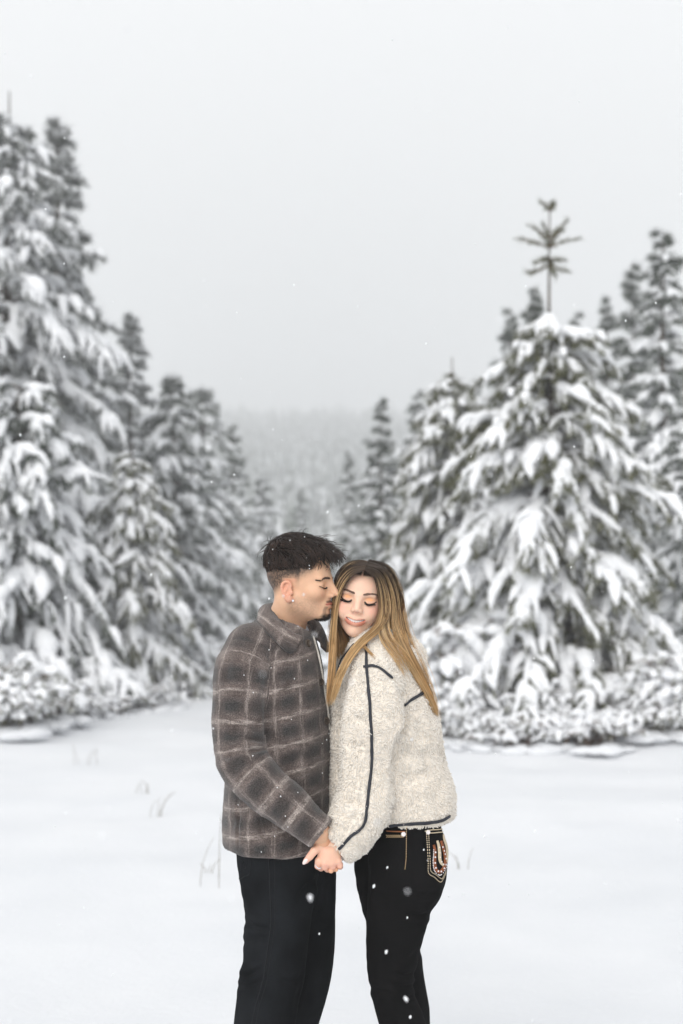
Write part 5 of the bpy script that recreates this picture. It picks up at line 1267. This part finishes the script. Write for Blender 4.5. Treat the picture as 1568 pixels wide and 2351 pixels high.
# back pocket
pout = D([(905, 275), (912, 330), (932, 370), (950, 600), (968, 900), (975, 1125), (1090, 1210), (1195, 1300), (1250, 1240), (1300, 1120), (1325, 1020), (1338, 800), (1330, 560), (1310, 380), (1292, 262)])
pf = D([(905, 270), (1000, 300), (1150, 297), (1288, 262), (1318, 420), (1335, 640), (1335, 860), (1322, 1030), (1262, 1225), (1195, 1305), (975, 1130), (955, 700), (930, 380)])
def patch(poly, sk, name, mat, parent, off, step=1.2):
    """a thin cloth patch laid on the surface: a fine grid clipped to an outline"""
    a = np.array(poly); lo, hi = a.min(0), a.max(0); us = np.arange(lo[0], hi[0] + step, step); vs_ = np.arange(lo[1], hi[1] + step, step)
    U, W = np.meshgrid(us, vs_, indexing='ij'); q = np.stack([U.ravel(), W.ravel()], -1); ins = inpoly(q, poly); idx = np.full(len(q), -1); V = []
    for i in np.nonzero(ins)[0]:
        h_, n = sk.hit(q[i, 0], q[i, 1], off)
        if h_ is not None: idx[i] = len(V); V.append(h_)
    g_ = idx.reshape(U.shape); Q = np.stack([g_[:-1, :-1], g_[1:, :-1], g_[1:, 1:], g_[:-1, 1:]], -1).reshape(-1, 4); Q = Q[(Q >= 0).all(1)]
    if not len(Q): return None
    V, Q = thicken(np.array(V), Q, 0.0016); return obj(name, mesh(name, V, Q, mat=mat), parent)
pocket = patch(pf, SKP, 'back_pocket', M_jean_w, jw, 0.0012) or jw
stitched('pocket_stitching', D([(905, 330), (940, 315), (1040, 300), (1150, 297), (1230, 285), (1288, 268)]), SKP, M_cream, pocket, 0.0014, 40, 0.0030)
stitched('pocket_stitching', D([(990, 360), (1060, 360), (1150, 352), (1230, 345), (1300, 318)]), SKP, M_cream, pocket, 0.0014, 40, 0.0030)
stitched('pocket_stitching', D([(935, 380), (950, 600), (968, 900), (975, 1120), (1085, 1205), (1195, 1295), (1255, 1225), (1310, 1090)]), SKP, M_cream, pocket, 0.0013, 120, 0.0030, 3)
stitched('pocket_stitching', D([(975, 385), (985, 600), (1005, 900), (1018, 1080), (1120, 1160), (1218, 1232), (1262, 1170), (1312, 1060)]), SKP, M_cream, pocket, 0.0013, 120, 0.0030, 3)
def band(line, w0, w1, name, mat):
    """a curved applique strip"""
    c = resample(D(line), 26); t = nrm(np.gradient(c, axis=0)); n = np.stack([-t[:, 1], t[:, 0]], -1); w = (w0 + (w1 - w0) * np.sin(np.linspace(0, np.pi, 26)))[:, None]
    V, ok = [], True
    for k in (-1, 0, 1):
        for q in c + n * w * k:
            h_, _n = SKP.hit(q[0], q[1], 0.0034)
            for e_ in (2, 4, 7, 10, 14):
                if h_ is None: h_, _n = SKP.hit(q[0] - e_, q[1], 0.0034)
            V.append(h_ if h_ is not None else V[-1])
    V = np.array([v for v in V]); i = np.arange(25); Q = np.concatenate([np.stack([i + 26 * k, i + 1 + 26 * k, i + 27 + 26 * k, i + 26 + 26 * k], -1) for k in (0, 1)])
    V, Q = thicken(V, Q, 0.0012); return obj(name, mesh(name, V, Q, mat=mat), pocket)
b1 = band([(1135, 510), (1165, 620), (1178, 740), (1182, 850), (1205, 930), (1255, 985)], 2.2, 3.4, 'horseshoe_applique', M_cream)
b2 = band([(1248, 390), (1262, 480), (1295, 580), (1318, 680), (1322, 800), (1318, 920)], 1.4, 2.4, 'horseshoe_applique', M_cream)
b3 = band([(1070, 590), (1092, 700), (1088, 850), (1088, 960), (1115, 1060), (1175, 1105), (1245, 1050), (1285, 950), (1288, 840), (1262, 700), (1232, 600), (1210, 515)], 2.4, 3.6, 'horseshoe_applique', M_rust)
def stones(spots, r, name, parent):
    for q in spots:
        c, n = SKP.hit(*dz(*q), 0.0042)
        if c is None: continue
        V, Q, _, _ = disc(c, n, r, 0.0016, 8, 0.6); obj(name, mesh(name, V, Q, mat=M_rivet), parent)
stones([(1097, 728), (1091, 822), (1091, 932), (1104, 1024), (1148, 1086), (1203, 1090), (1258, 1032), (1290, 965), (1289, 857), (1273, 770), (1256, 703), (1230, 633)], 0.0024, 'rhinestone', b3)
stones([(1170, 637), (1178, 737), (1184, 828), (1212, 912), (1248, 958)], 0.0018, 'rhinestone', b1)
edge = [(1062, 685), (1062, 715), (1062, 745), (1060, 775), (1058, 803), (1054, 831), (1052, 860), (1050, 890), (1052, 920), (1054, 950), (1056, 980), (1060, 1010), (1066, 1040), (1074, 1068), (1088, 1094), (1106, 1122), (1145, 1150), (1160, 1158), (1175, 1162), (1190, 1158), (1206, 1148), (1240, 1115), (1266, 1078), (1284, 1046), (1298, 1016), (1310, 985), (1268, 440), (1280, 480), (1294, 520), (1308, 560), (1318, 600)]
stones(edge, 0.0014, 'bead', b3)
for q in ((510, 385), (965, 345)):
    c, n = SKP.hit(*dz(*q), 0.001); V, Q, _, _ = disc(c, n, 0.0062, 0.004, 16, 0.5); obj('pocket_stud', mesh('pocket_stud', V, Q, mat=M_rivet), jw)
# ---- her left hand, holding his: back of the hand to us, fingers curled down and away
hf = [[q4(731, 1976, 3.690, 0.0092), q4(730, 1988, 3.694, 0.0088), q4(737, 1993, 3.712, 0.0082), q4(744, 1985, 3.722, 0.0074)],
      [q4(746, 1981, 3.684, 0.0098), q4(746, 1990, 3.690, 0.0092), q4(752, 1995, 3.708, 0.0085), q4(757, 1987, 3.720, 0.0076)],
      [q4(761, 1981, 3.685, 0.0096), q4(763, 1989, 3.690, 0.0090), q4(767, 1993, 3.706, 0.0084), q4(770, 1986, 3.718, 0.0075)],
      [q4(776, 1977, 3.690, 0.0086), q4(780, 1987, 3.694, 0.0080), q4(781, 1990, 3.708, 0.0074), q4(782, 1984, 3.718, 0.0066)],
      [q4(733, 1945, 3.690, 0.0115), q4(722, 1953, 3.680, 0.0105), q4(711, 1967, 3.674, 0.0092), q4(702, 1977, 3.671, 0.0068), q4(699, 1980, 3.670, 0.0050)]]
hpm = [[q4(770, 1945, 3.712, 0.026), q4(752, 1962, 3.700, 0.021)], [q4(752, 1960, 3.700, 0.020), q4(733, 1976, 3.692, 0.0105)], [q4(754, 1960, 3.699, 0.020), q4(747, 1981, 3.686, 0.0110)],
       [q4(758, 1960, 3.699, 0.020), q4(761, 1981, 3.687, 0.0108)], [q4(764, 1958, 3.702, 0.020), q4(776, 1977, 3.692, 0.0100)], [q4(750, 1955, 3.702, 0.016), q4(733, 1946, 3.691, 0.0120)]]
V3, Q3 = hand_field(None, hf, hpm)
V2, Q2 = underbody([inner(T_torso_w, 0.045, 0.72), inner(T_arm_w, 0.035, 0.95), inner(T_far_w, 0.03), Tube([T_arm_w.p[-5], P(770, 1945, 3.712), P(756, 1960, 3.702)], [0.024, 0.022, 0.018]), Tube([P(853, 1470, 3.925), P(860, 1495, 3.93), P(870, 1540, 3.93)], [0.035, 0.04, 0.05]), Tube(st(near_w, 3.87)[0], np.maximum(st(near_w, 3.87)[1] - 0.025, 0.025), 0.04), Tube(st(far_w, 4.0)[0], np.maximum(st(far_w, 4.0)[1] - 0.03, 0.025), 0.04)])
V, Q = merge([(HV_w, HQ_w), (V2, Q2), (V3, Q3)])
ht = np.tile(SKIN_W * np.array([0.97, 0.90, 0.88]), (len(V3), 1)); hp_ = px(V3); ht = lerp3(ht, (0.80, 0.40, 0.31), 0.45 * smooth(1975, 1992, hp_[:, 1]) + 0.3 * smooth(722, 706, hp_[:, 0]))
part('body', mesh('body', V, Q, mat=M_skin_w, cols={'tone': np.concatenate([tone_w, np.tile(SKIN_W, (len(V2), 1)), ht])}), woman)
for k in range(10): part('tooth', mesh('tooth', TEETH[0][k * 48:(k + 1) * 48], TEETH[1][:40], mat=M_teeth), woman)
M_nail = plain('nail', (0.88, 0.72, 0.68), 0.2, 0.6)
nl = resample([q4(705, 1972, 3.6635, 0.0052)[:3], q4(699, 1980, 3.6645, 0.0042)[:3], q4(695.5, 1984.5, 3.666, 0.001)[:3]], 8)
V, Q = tubes(nl[None], np.array([[0.002, 0.0046, 0.005, 0.005, 0.0046, 0.004, 0.003, 0.0008]]), 8, 0.35, up=(0, 1, 0)); part('thumb_nail', mesh('thumb_nail', V, Q, mat=M_nail), woman)
rr_ = [q4(725 , 1977, 3.700, 0)[:3], q4(724.0, 1985, 3.688, 0)[:3], q4(728, 1991, 3.683, 0)[:3], q4(734, 1993, 3.684, 0)[:3], q4(739, 1989, 3.690, 0)[:3]]
V, Q = tubes(resample(rr_, 24)[None], np.full((1, 24), 0.0011), 6); ring_o = part('ring', mesh('ring', V, Q, mat=M_metal), woman)
for c in resample(rr_, 15):
    V, Q, _, _ = disc(c + np.array([0, -0.0008, -0.0004]), (-0.2, -1, -0.3), 0.0014, 0.001, 6); obj('ring_stone', mesh('ring_stone', V, Q, mat=M_gem, sm=False), ring_o)
# ---- hair: cap on the skull, then curtains of strands
Fc = Field((-0.10, -0.12, -0.14), (0.12, 0.14, 0.15), 0.003)
Fc.add(ell((0, 0.016, 0.036), (0.080, 0.094, 0.0885)), 0.01); Fc.add(ell((0, 0.050, -0.050), (0.062, 0.055, 0.085)), 0.03); Fc.add(ell((0.024, 0.045, 0.015), (0.074, 0.072, 0.080)), 0.03)
X, Y, Z = Fc.ax[0][:, None, None], Fc.ax[1][None, :, None], Fc.ax[2][None, None, :]
lim = np.interp(Z, [-0.14, -0.05, 0.0, 0.05, 0.078, 0.10, 0.15], [0.03, 0.012, -0.012, -0.038, -0.052, -0.075, -0.12]) + 0.0 * X
Fc.f = np.maximum(Fc.f, (lim - Y).astype(np.float32)); V, Q = Fc.net(); V = relax(V, Q, 1)
ap = np.abs(V[:, 0]); ct_ = lerp3(np.tile([0.055, 0.036, 0.024], (len(V), 1)), (0.42, 0.28, 0.21), smooth(0.0028, 0.0008, ap) * (V[:, 1] < 0.03) * 0.85)
hair_w = part('hair', mesh('hair', POSE_W.w(V), Q, mat=M_cap, cols={'tone': ct_}), woman)
SKHW = Skin(np.concatenate([HV_w, POSE_W.w(V)]), np.concatenate([HQ_w, Q + len(HV_w)]))
def clear(p, drape):
    """lift a guide clear of head and jacket"""
    q = px(p); o = p.copy()
    for i in range(len(p)):
        for sk, m_ in ((SKHW, 0.005), (SKW, 0.012)):
            h_, _n = sk.hit(q[i, 0], q[i, 1])
            if h_ is not None and o[i, 1] > h_[1] - m_ and (drape or sk is SKHW) and o[i, 1] < h_[1] + 0.09: o[i] = P(q[i, 0], q[i, 1], h_[1] - m_)
    o[1:-1] = (o[:-2] + 2 * o[1:-1] + o[2:]) / 4
    return o
HS, HC, HR = [], [], []
def curtain(A_, B_, n, thick=0.006, blonde=0.4, dark=1.0, start=0.25, S=22, drape=True, wav=0.004, r=0.0008, cl=True, seed=0, warm=0.0):
    rg = np.random.default_rng(900 + seed); n = int(n * 1.35); r = r * 0.8
    a = resample([P(*q) for q in A_], S); b = resample([P(*q) for q in B_], S)
    if cl: a, b = clear(a, drape), clear(b, drape)
    mid = resample([(np.array(x_) + np.array(y_)) / 2 for x_, y_ in zip([P(*q) for q in A_], [P(*q) for q in B_])], S)
    if cl: mid = clear(mid, drape)
    t = rg.random(n); t = np.clip((t * 18).round() / 18 * 0.55 + t * 0.45, 0, 1) ; s = np.linspace(0, 1, S)
    w0 = np.clip(1 - 2 * t, 0, 1)[:, None, None]; w2 = np.clip(2 * t - 1, 0, 1)[:, None, None]; w1 = 1 - w0 - w2
    C = a[None] * w0 + mid[None] * w1 + b[None] * w2
    C = C + rg.normal(size=(n, 1, 3)) * np.array([0.4, 1, 0.4]) * thick * (0.25 + 0.75 * s)[None, :, None] * np.array([1, 0.6, 1]) - np.array([0, 1, 0]) * (rg.random((n, 1, 1)) * thick * 0.9)
    ph = (t * 9 + rg.random(n) * 0.8)[:, None]; C[..., 0] += wav * np.sin(s[None] * 7 + ph * 3) * s[None]; C[..., 2] += 0
    cut_ = 1 - 0.18 * rg.random(n); 
    k = (s[None] * cut_[:, None]) * (S - 1.001); k0 = k.astype(int); f = (k - k0)[..., None]; ar = np.arange(n)[:, None]; C = C[ar, k0] * (1 - f) + C[ar, k0 + 1] * f
    root = np.array([0.050, 0.032, 0.021]) * dark; mid_c = np.array([0.17, 0.090, 0.040]); tipc = np.array([0.60, 0.375, 0.165])
    lock = vnoise(np.stack([t * 14 + seed, 0 * t, 0 * t], -1)) * 0.5 + 0.5
    hi = ((lock * 0.75 + rg.random(n) * 0.35) > (1 - blonde * 0.62))[:, None, None]
    f1 = smooth(0.18, 0.66, s)[None, :, None]; f2 = smooth(start, 0.95, s)[None, :, None]
    col = root * (1 - f1) + mid_c * f1; col = col * (1 - f2 * 0.8) + tipc * f2 * 0.8
    hcol = root * (1 - smooth(0.10, 0.34, s)[None, :, None]) + np.array([0.66, 0.455, 0.235]) * smooth(0.10, 0.34, s)[None, :, None]
    lk = vnoise(np.stack([t * 26 + seed * 3.3, 0 * t, 0 * t + 5], -1)) * 0.5 + 0.5
    col = np.where(hi, hcol, col) * (0.50 + 0.55 * rg.random((n, 1, 1)) + 0.65 * lk[:, None, None])
    HS.append(C); HC.append(col); HR.append(np.full(n, r))
# picture-left side of the parting, falling beside her cheek
curtain([(837, 1309, 3.79), (812, 1319, 3.79), (792, 1343, 3.80), (779, 1376, 3.815), (772, 1412, 3.82), (768, 1460, 3.815), (766, 1520, 3.80), (757, 1605, 3.77)], [(841, 1300, 3.81), (806, 1302, 3.83), (779, 1332, 3.845), (767, 1372, 3.85), (764, 1415, 3.85), (760, 1480, 3.83), (756, 1550, 3.80), (752, 1625, 3.77)], 900, 0.005, 0.45, seed=1)
curtain([(841, 1299, 3.81), (808, 1300, 3.84), (779, 1330, 3.86), (766, 1375, 3.875), (765, 1420, 3.88), (768, 1470, 3.87), (764, 1520, 3.85)], [(846, 1290, 3.86), (812, 1293, 3.89), (781, 1325, 3.92), (768, 1375, 3.94), (778, 1430, 3.94), (800, 1470, 3.93), (806, 1500, 3.92)], 800, 0.006, 0.1, 0.8, 0.5, seed=2, drape=False)
# picture-right side: swept from the parting past her cheek, under the chin and forward over the shoulder
curtain([(838, 1309, 3.79), (857, 1321, 3.79), (868, 1350, 3.80), (873, 1390, 3.81), (869, 1425, 3.80), (848, 1452, 3.775), (812, 1483, 3.755), (780, 1545, 3.74), (760, 1622, 3.73)], [(840, 1303, 3.80), (872, 1312, 3.815), (890, 1350, 3.83), (897, 1395, 3.84), (890, 1428, 3.83), (862, 1456, 3.79), (828, 1482, 3.76), (790, 1530, 3.74), (767, 1600, 3.73)], 1100, 0.006, 0.6, seed=3, start=0.2)
# outer right, down her back
curtain([(841, 1300, 3.81), (878, 1310, 3.83), (897, 1350, 3.85), (904, 1395, 3.86), (903, 1432, 3.855), (915, 1475, 3.85), (945, 1535, 3.84), (978, 1592, 3.85), (1000, 1642, 3.88)], [(846, 1290, 3.86), (888, 1306, 3.88), (911, 1350, 3.90), (918, 1400, 3.91), (921, 1440, 3.91), (936, 1480, 3.90), (962, 1535, 3.90), (988, 1592, 3.91), (1004, 1645, 3.92)], 1100, 0.007, 0.5, seed=4, start=0.3)
curtain([(846, 1290, 3.86), (884, 1305, 3.89), (909, 1350, 3.92), (914, 1400, 3.93), (905, 1440, 3.92), (905, 1480, 3.90)], [(849, 1290, 3.89), (893, 1310, 3.93), (915, 1352, 3.96), (918, 1400, 3.97), (926, 1450, 3.96), (940, 1490, 3.95)], 700, 0.006, 0.15, 0.85, 0.5, seed=5)
curtain([(841, 1300, 3.83), (875, 1312, 3.85), (893, 1350, 3.862), (897, 1395, 3.868), (890, 1432, 3.868), (884, 1465, 3.868)], [(844, 1298, 3.83), (882, 1312, 3.85), (902, 1350, 3.87), (909, 1395, 3.88), (912, 1435, 3.88), (926, 1478, 3.875)], 900, 0.005, 0.45, 1.0, 0.35, seed=15, drape=False)
# thin wisps across the shoulder and the rolled half-up piece
curtain([(895, 1400, 3.84), (893, 1432, 3.82), (905, 1465, 3.80), (935, 1500, 3.80), (962, 1545, 3.82)], [(880, 1425, 3.81), (868, 1452, 3.79), (880, 1480, 3.78), (905, 1515, 3.78), (930, 1560, 3.80)], 60, 0.006, 0.8, seed=6, start=0.0, r=0.0006)
curtain([(850, 1458, 3.78), (835, 1472, 3.77), (838, 1485, 3.76), (856, 1505, 3.75)], [(830, 1470, 3.77), (818, 1482, 3.76), (838, 1490, 3.75), (872, 1520, 3.75)], 26, 0.003, 0.2, 2.0, seed=7, r=0.0006)
curtain([(905, 1338, 3.92), (919, 1358, 3.90), (928, 1384, 3.89), (922, 1404, 3.90), (914, 1408, 3.92)], [(900, 1342, 3.96), (912, 1362, 3.95), (921, 1386, 3.94), (917, 1402, 3.95), (911, 1406, 3.95)], 320, 0.004, 0.05, 0.6, 0.9, seed=8, cl=False, wav=0)
# flyaways round the outline
curtain([(838, 1296, 3.85), (800, 1300, 3.86), (770, 1350, 3.87), (760, 1430, 3.86), (752, 1530, 3.83)], [(842, 1290, 3.88), (803, 1296, 3.89), (774, 1345, 3.90), (764, 1425, 3.89), (757, 1530, 3.86)], 50, 0.016, 0.5, seed=20, r=0.00035, cl=False)
curtain([(846, 1288, 3.87), (892, 1304, 3.89), (917, 1350, 3.90), (924, 1400, 3.90), (940, 1470, 3.88), (980, 1560, 3.88), (1006, 1650, 3.89)], [(848, 1286, 3.89), (894, 1302, 3.92), (918, 1350, 3.93), (926, 1400, 3.93), (942, 1470, 3.91), (984, 1560, 3.90), (1008, 1655, 3.91)], 60, 0.016, 0.5, seed=21, r=0.00035, cl=False)
# scalp strands combed from the parting down both sides of the skull
rg = np.random.default_rng(44); n = 2600; sx = np.where(rg.random(n) < 0.5, -1.0, 1.0)
rp = np.stack([sx * 0.0015, -0.048 + 0.135 * rg.random(n), 0.12 + 0 * sx], -1); rp, G = on_head(Fc, rp, 0.0)
rp[:, 0] = sx * 0.0015
fl0 = np.stack([sx, 0.10 + 0.15 * rg.normal(size=n), -0.2 + 0 * sx], -1)
C = march(Fc, rp, fl0, 0.075 + 0.06 * rg.random(n), 12, 0.0012 + 0.0022 * rg.random(n), np.stack([0 * sx, 0.1 + 0 * sx, -0.6 + 0 * sx], -1))
C = POSE_W.w(C.reshape(-1, 3)).reshape(C.shape)
kk = np.linspace(0, 10.999, 22); k0 = kk.astype(int); f = (kk - k0)[None, :, None]; C = C[:, k0] * (1 - f) + C[:, k0 + 1] * f
col = np.array([0.060, 0.040, 0.027]) * (0.6 + 0.8 * rg.random((n, 1, 1))) * np.ones((1, 22, 1)); col = col * (1 + smooth(0.4, 1, np.linspace(0, 1, 22))[None, :, None] * 0.6)
hi = rg.random(n) < 0.08; col[hi] = col[hi] * (1 - 0.7 * smooth(0.2, 0.6, np.linspace(0, 1, 22))[None, :, None]) + np.array([0.42, 0.29, 0.15]) * 0.7 * smooth(0.2, 0.6, np.linspace(0, 1, 22))[None, :, None]
HS.append(C); HC.append(col); HR.append(np.full(n, 0.0007))
C, col, rd = np.concatenate(HS), np.concatenate(HC), np.concatenate(HR)
o_ = obj('hair_strands', strands_mesh('hair_strands', C, rd, col, M_hair), hair_w); o_['kind'] = 'stuff'
for nm, a, c in (('eyebrow', EYE_W[0], [0.165, 0.098, 0.072]), ('eyelash_row', EYE_W[1], [0.007, 0.006, 0.006])):
    for h_ in np.array_split(a, 2): fine_hair(nm, h_, POSE_W, c, woman, 0.00045)
# ================================================================== falling and settled snowflakes
rg = np.random.default_rng(303); V, Q, n = [], [], 0
def flake(c, r, rg):
    d = nrm(rg.normal(size=3) * np.array([0.5, 0.5, 0.3]) + np.array([0.1, 0, 1])); C = np.stack([c - d * r * 1.6, c - d * r * 0.5, c + d * r * 0.7, c + d * r * 1.7]); return tubes(C[None], np.array([[0.15, 0.9, 1.0, 0.15]]) * r, 5, 1.0, 0.5, rg)
parts = []
for k in range(620):
    Y = 1.5 + 9.0 * rg.random() ** 0.7; u = rg.random() * 1568; v = rg.random() * 2351
    parts.append(flake(P(u, v, Y), 0.0011 + 0.0013 * rg.random(), rg))
for u, v, Y, r in ((889, 1992, 3.4, 0.0022), (858, 2035, 3.2, 0.0030), (733, 2144, 3.5, 0.0024), (935, 2107, 3.5, 0.0026), (887, 2186, 3.1, 0.0030), (932, 2294, 2.7, 0.0036), (942, 2335, 3.2, 0.0026), (712, 2062, 2.3, 0.0042), (973, 1951, 3.5, 0.0022)):
    parts.append(flake(P(u, v, Y), r, rg))
V, Q = merge(parts); o_ = obj('falling_snow', mesh('falling_snow', V, Q, mat=M_snow)); tag(o_, 'scattered snowflakes falling through the air', 'snow', kind='stuff')
parts = []
for Vs_, Qs_, m_ in ((HAIR_M[0][:, 3], None, 26), (JV, JQ, 60)):
    for k in range(m_):
        p_ = Vs_[rg.integers(len(Vs_))]
        if p_[1] < 3.9: parts.append(flake(p_ + np.array([0, -0.003, 0.002]), 0.0010 + 0.0006 * rg.random(), rg))
V, Q = merge(parts); o_ = part('settled_flakes', mesh('settled_flakes', V, Q, mat=M_snow), man); o_['kind'] = 'stuff'
# ================================================================== cold mist between here and the slope
def haze_box():
    lo, hi = np.array([-560, -12, -7.0]), np.array([560, 860, 132.0])
    c = np.array([[i, j, k] for i in (0, 1) for j in (0, 1) for k in (0, 1)])
    V = lo + c * (hi - lo)
    Q = np.array([[0, 1, 3, 2], [4, 6, 7, 5], [0, 4, 5, 1], [2, 3, 7, 6], [0, 2, 6, 4], [1, 5, 7, 3]])
    m = bpy.data.materials.new('mist'); m.use_nodes = True; nt = m.node_tree; nt.nodes.clear()
    o = nt.nodes.new('ShaderNodeOutputMaterial'); v = nt.nodes.new('ShaderNodeVolumePrincipled')
    v.inputs['Color'].default_value = (0.95, 0.96, 0.968, 1); v.inputs['Density'].default_value = 0.0031; v.inputs['Anisotropy'].default_value = 0.2
    nt.links.new(v.outputs[0], o.inputs['Volume'])
    h = obj('haze', mesh('haze', V, Q, mat=m, sm=False)); h['kind'] = 'stuff'; h['label'] = 'pale cold mist thickening with distance'
haze_box()
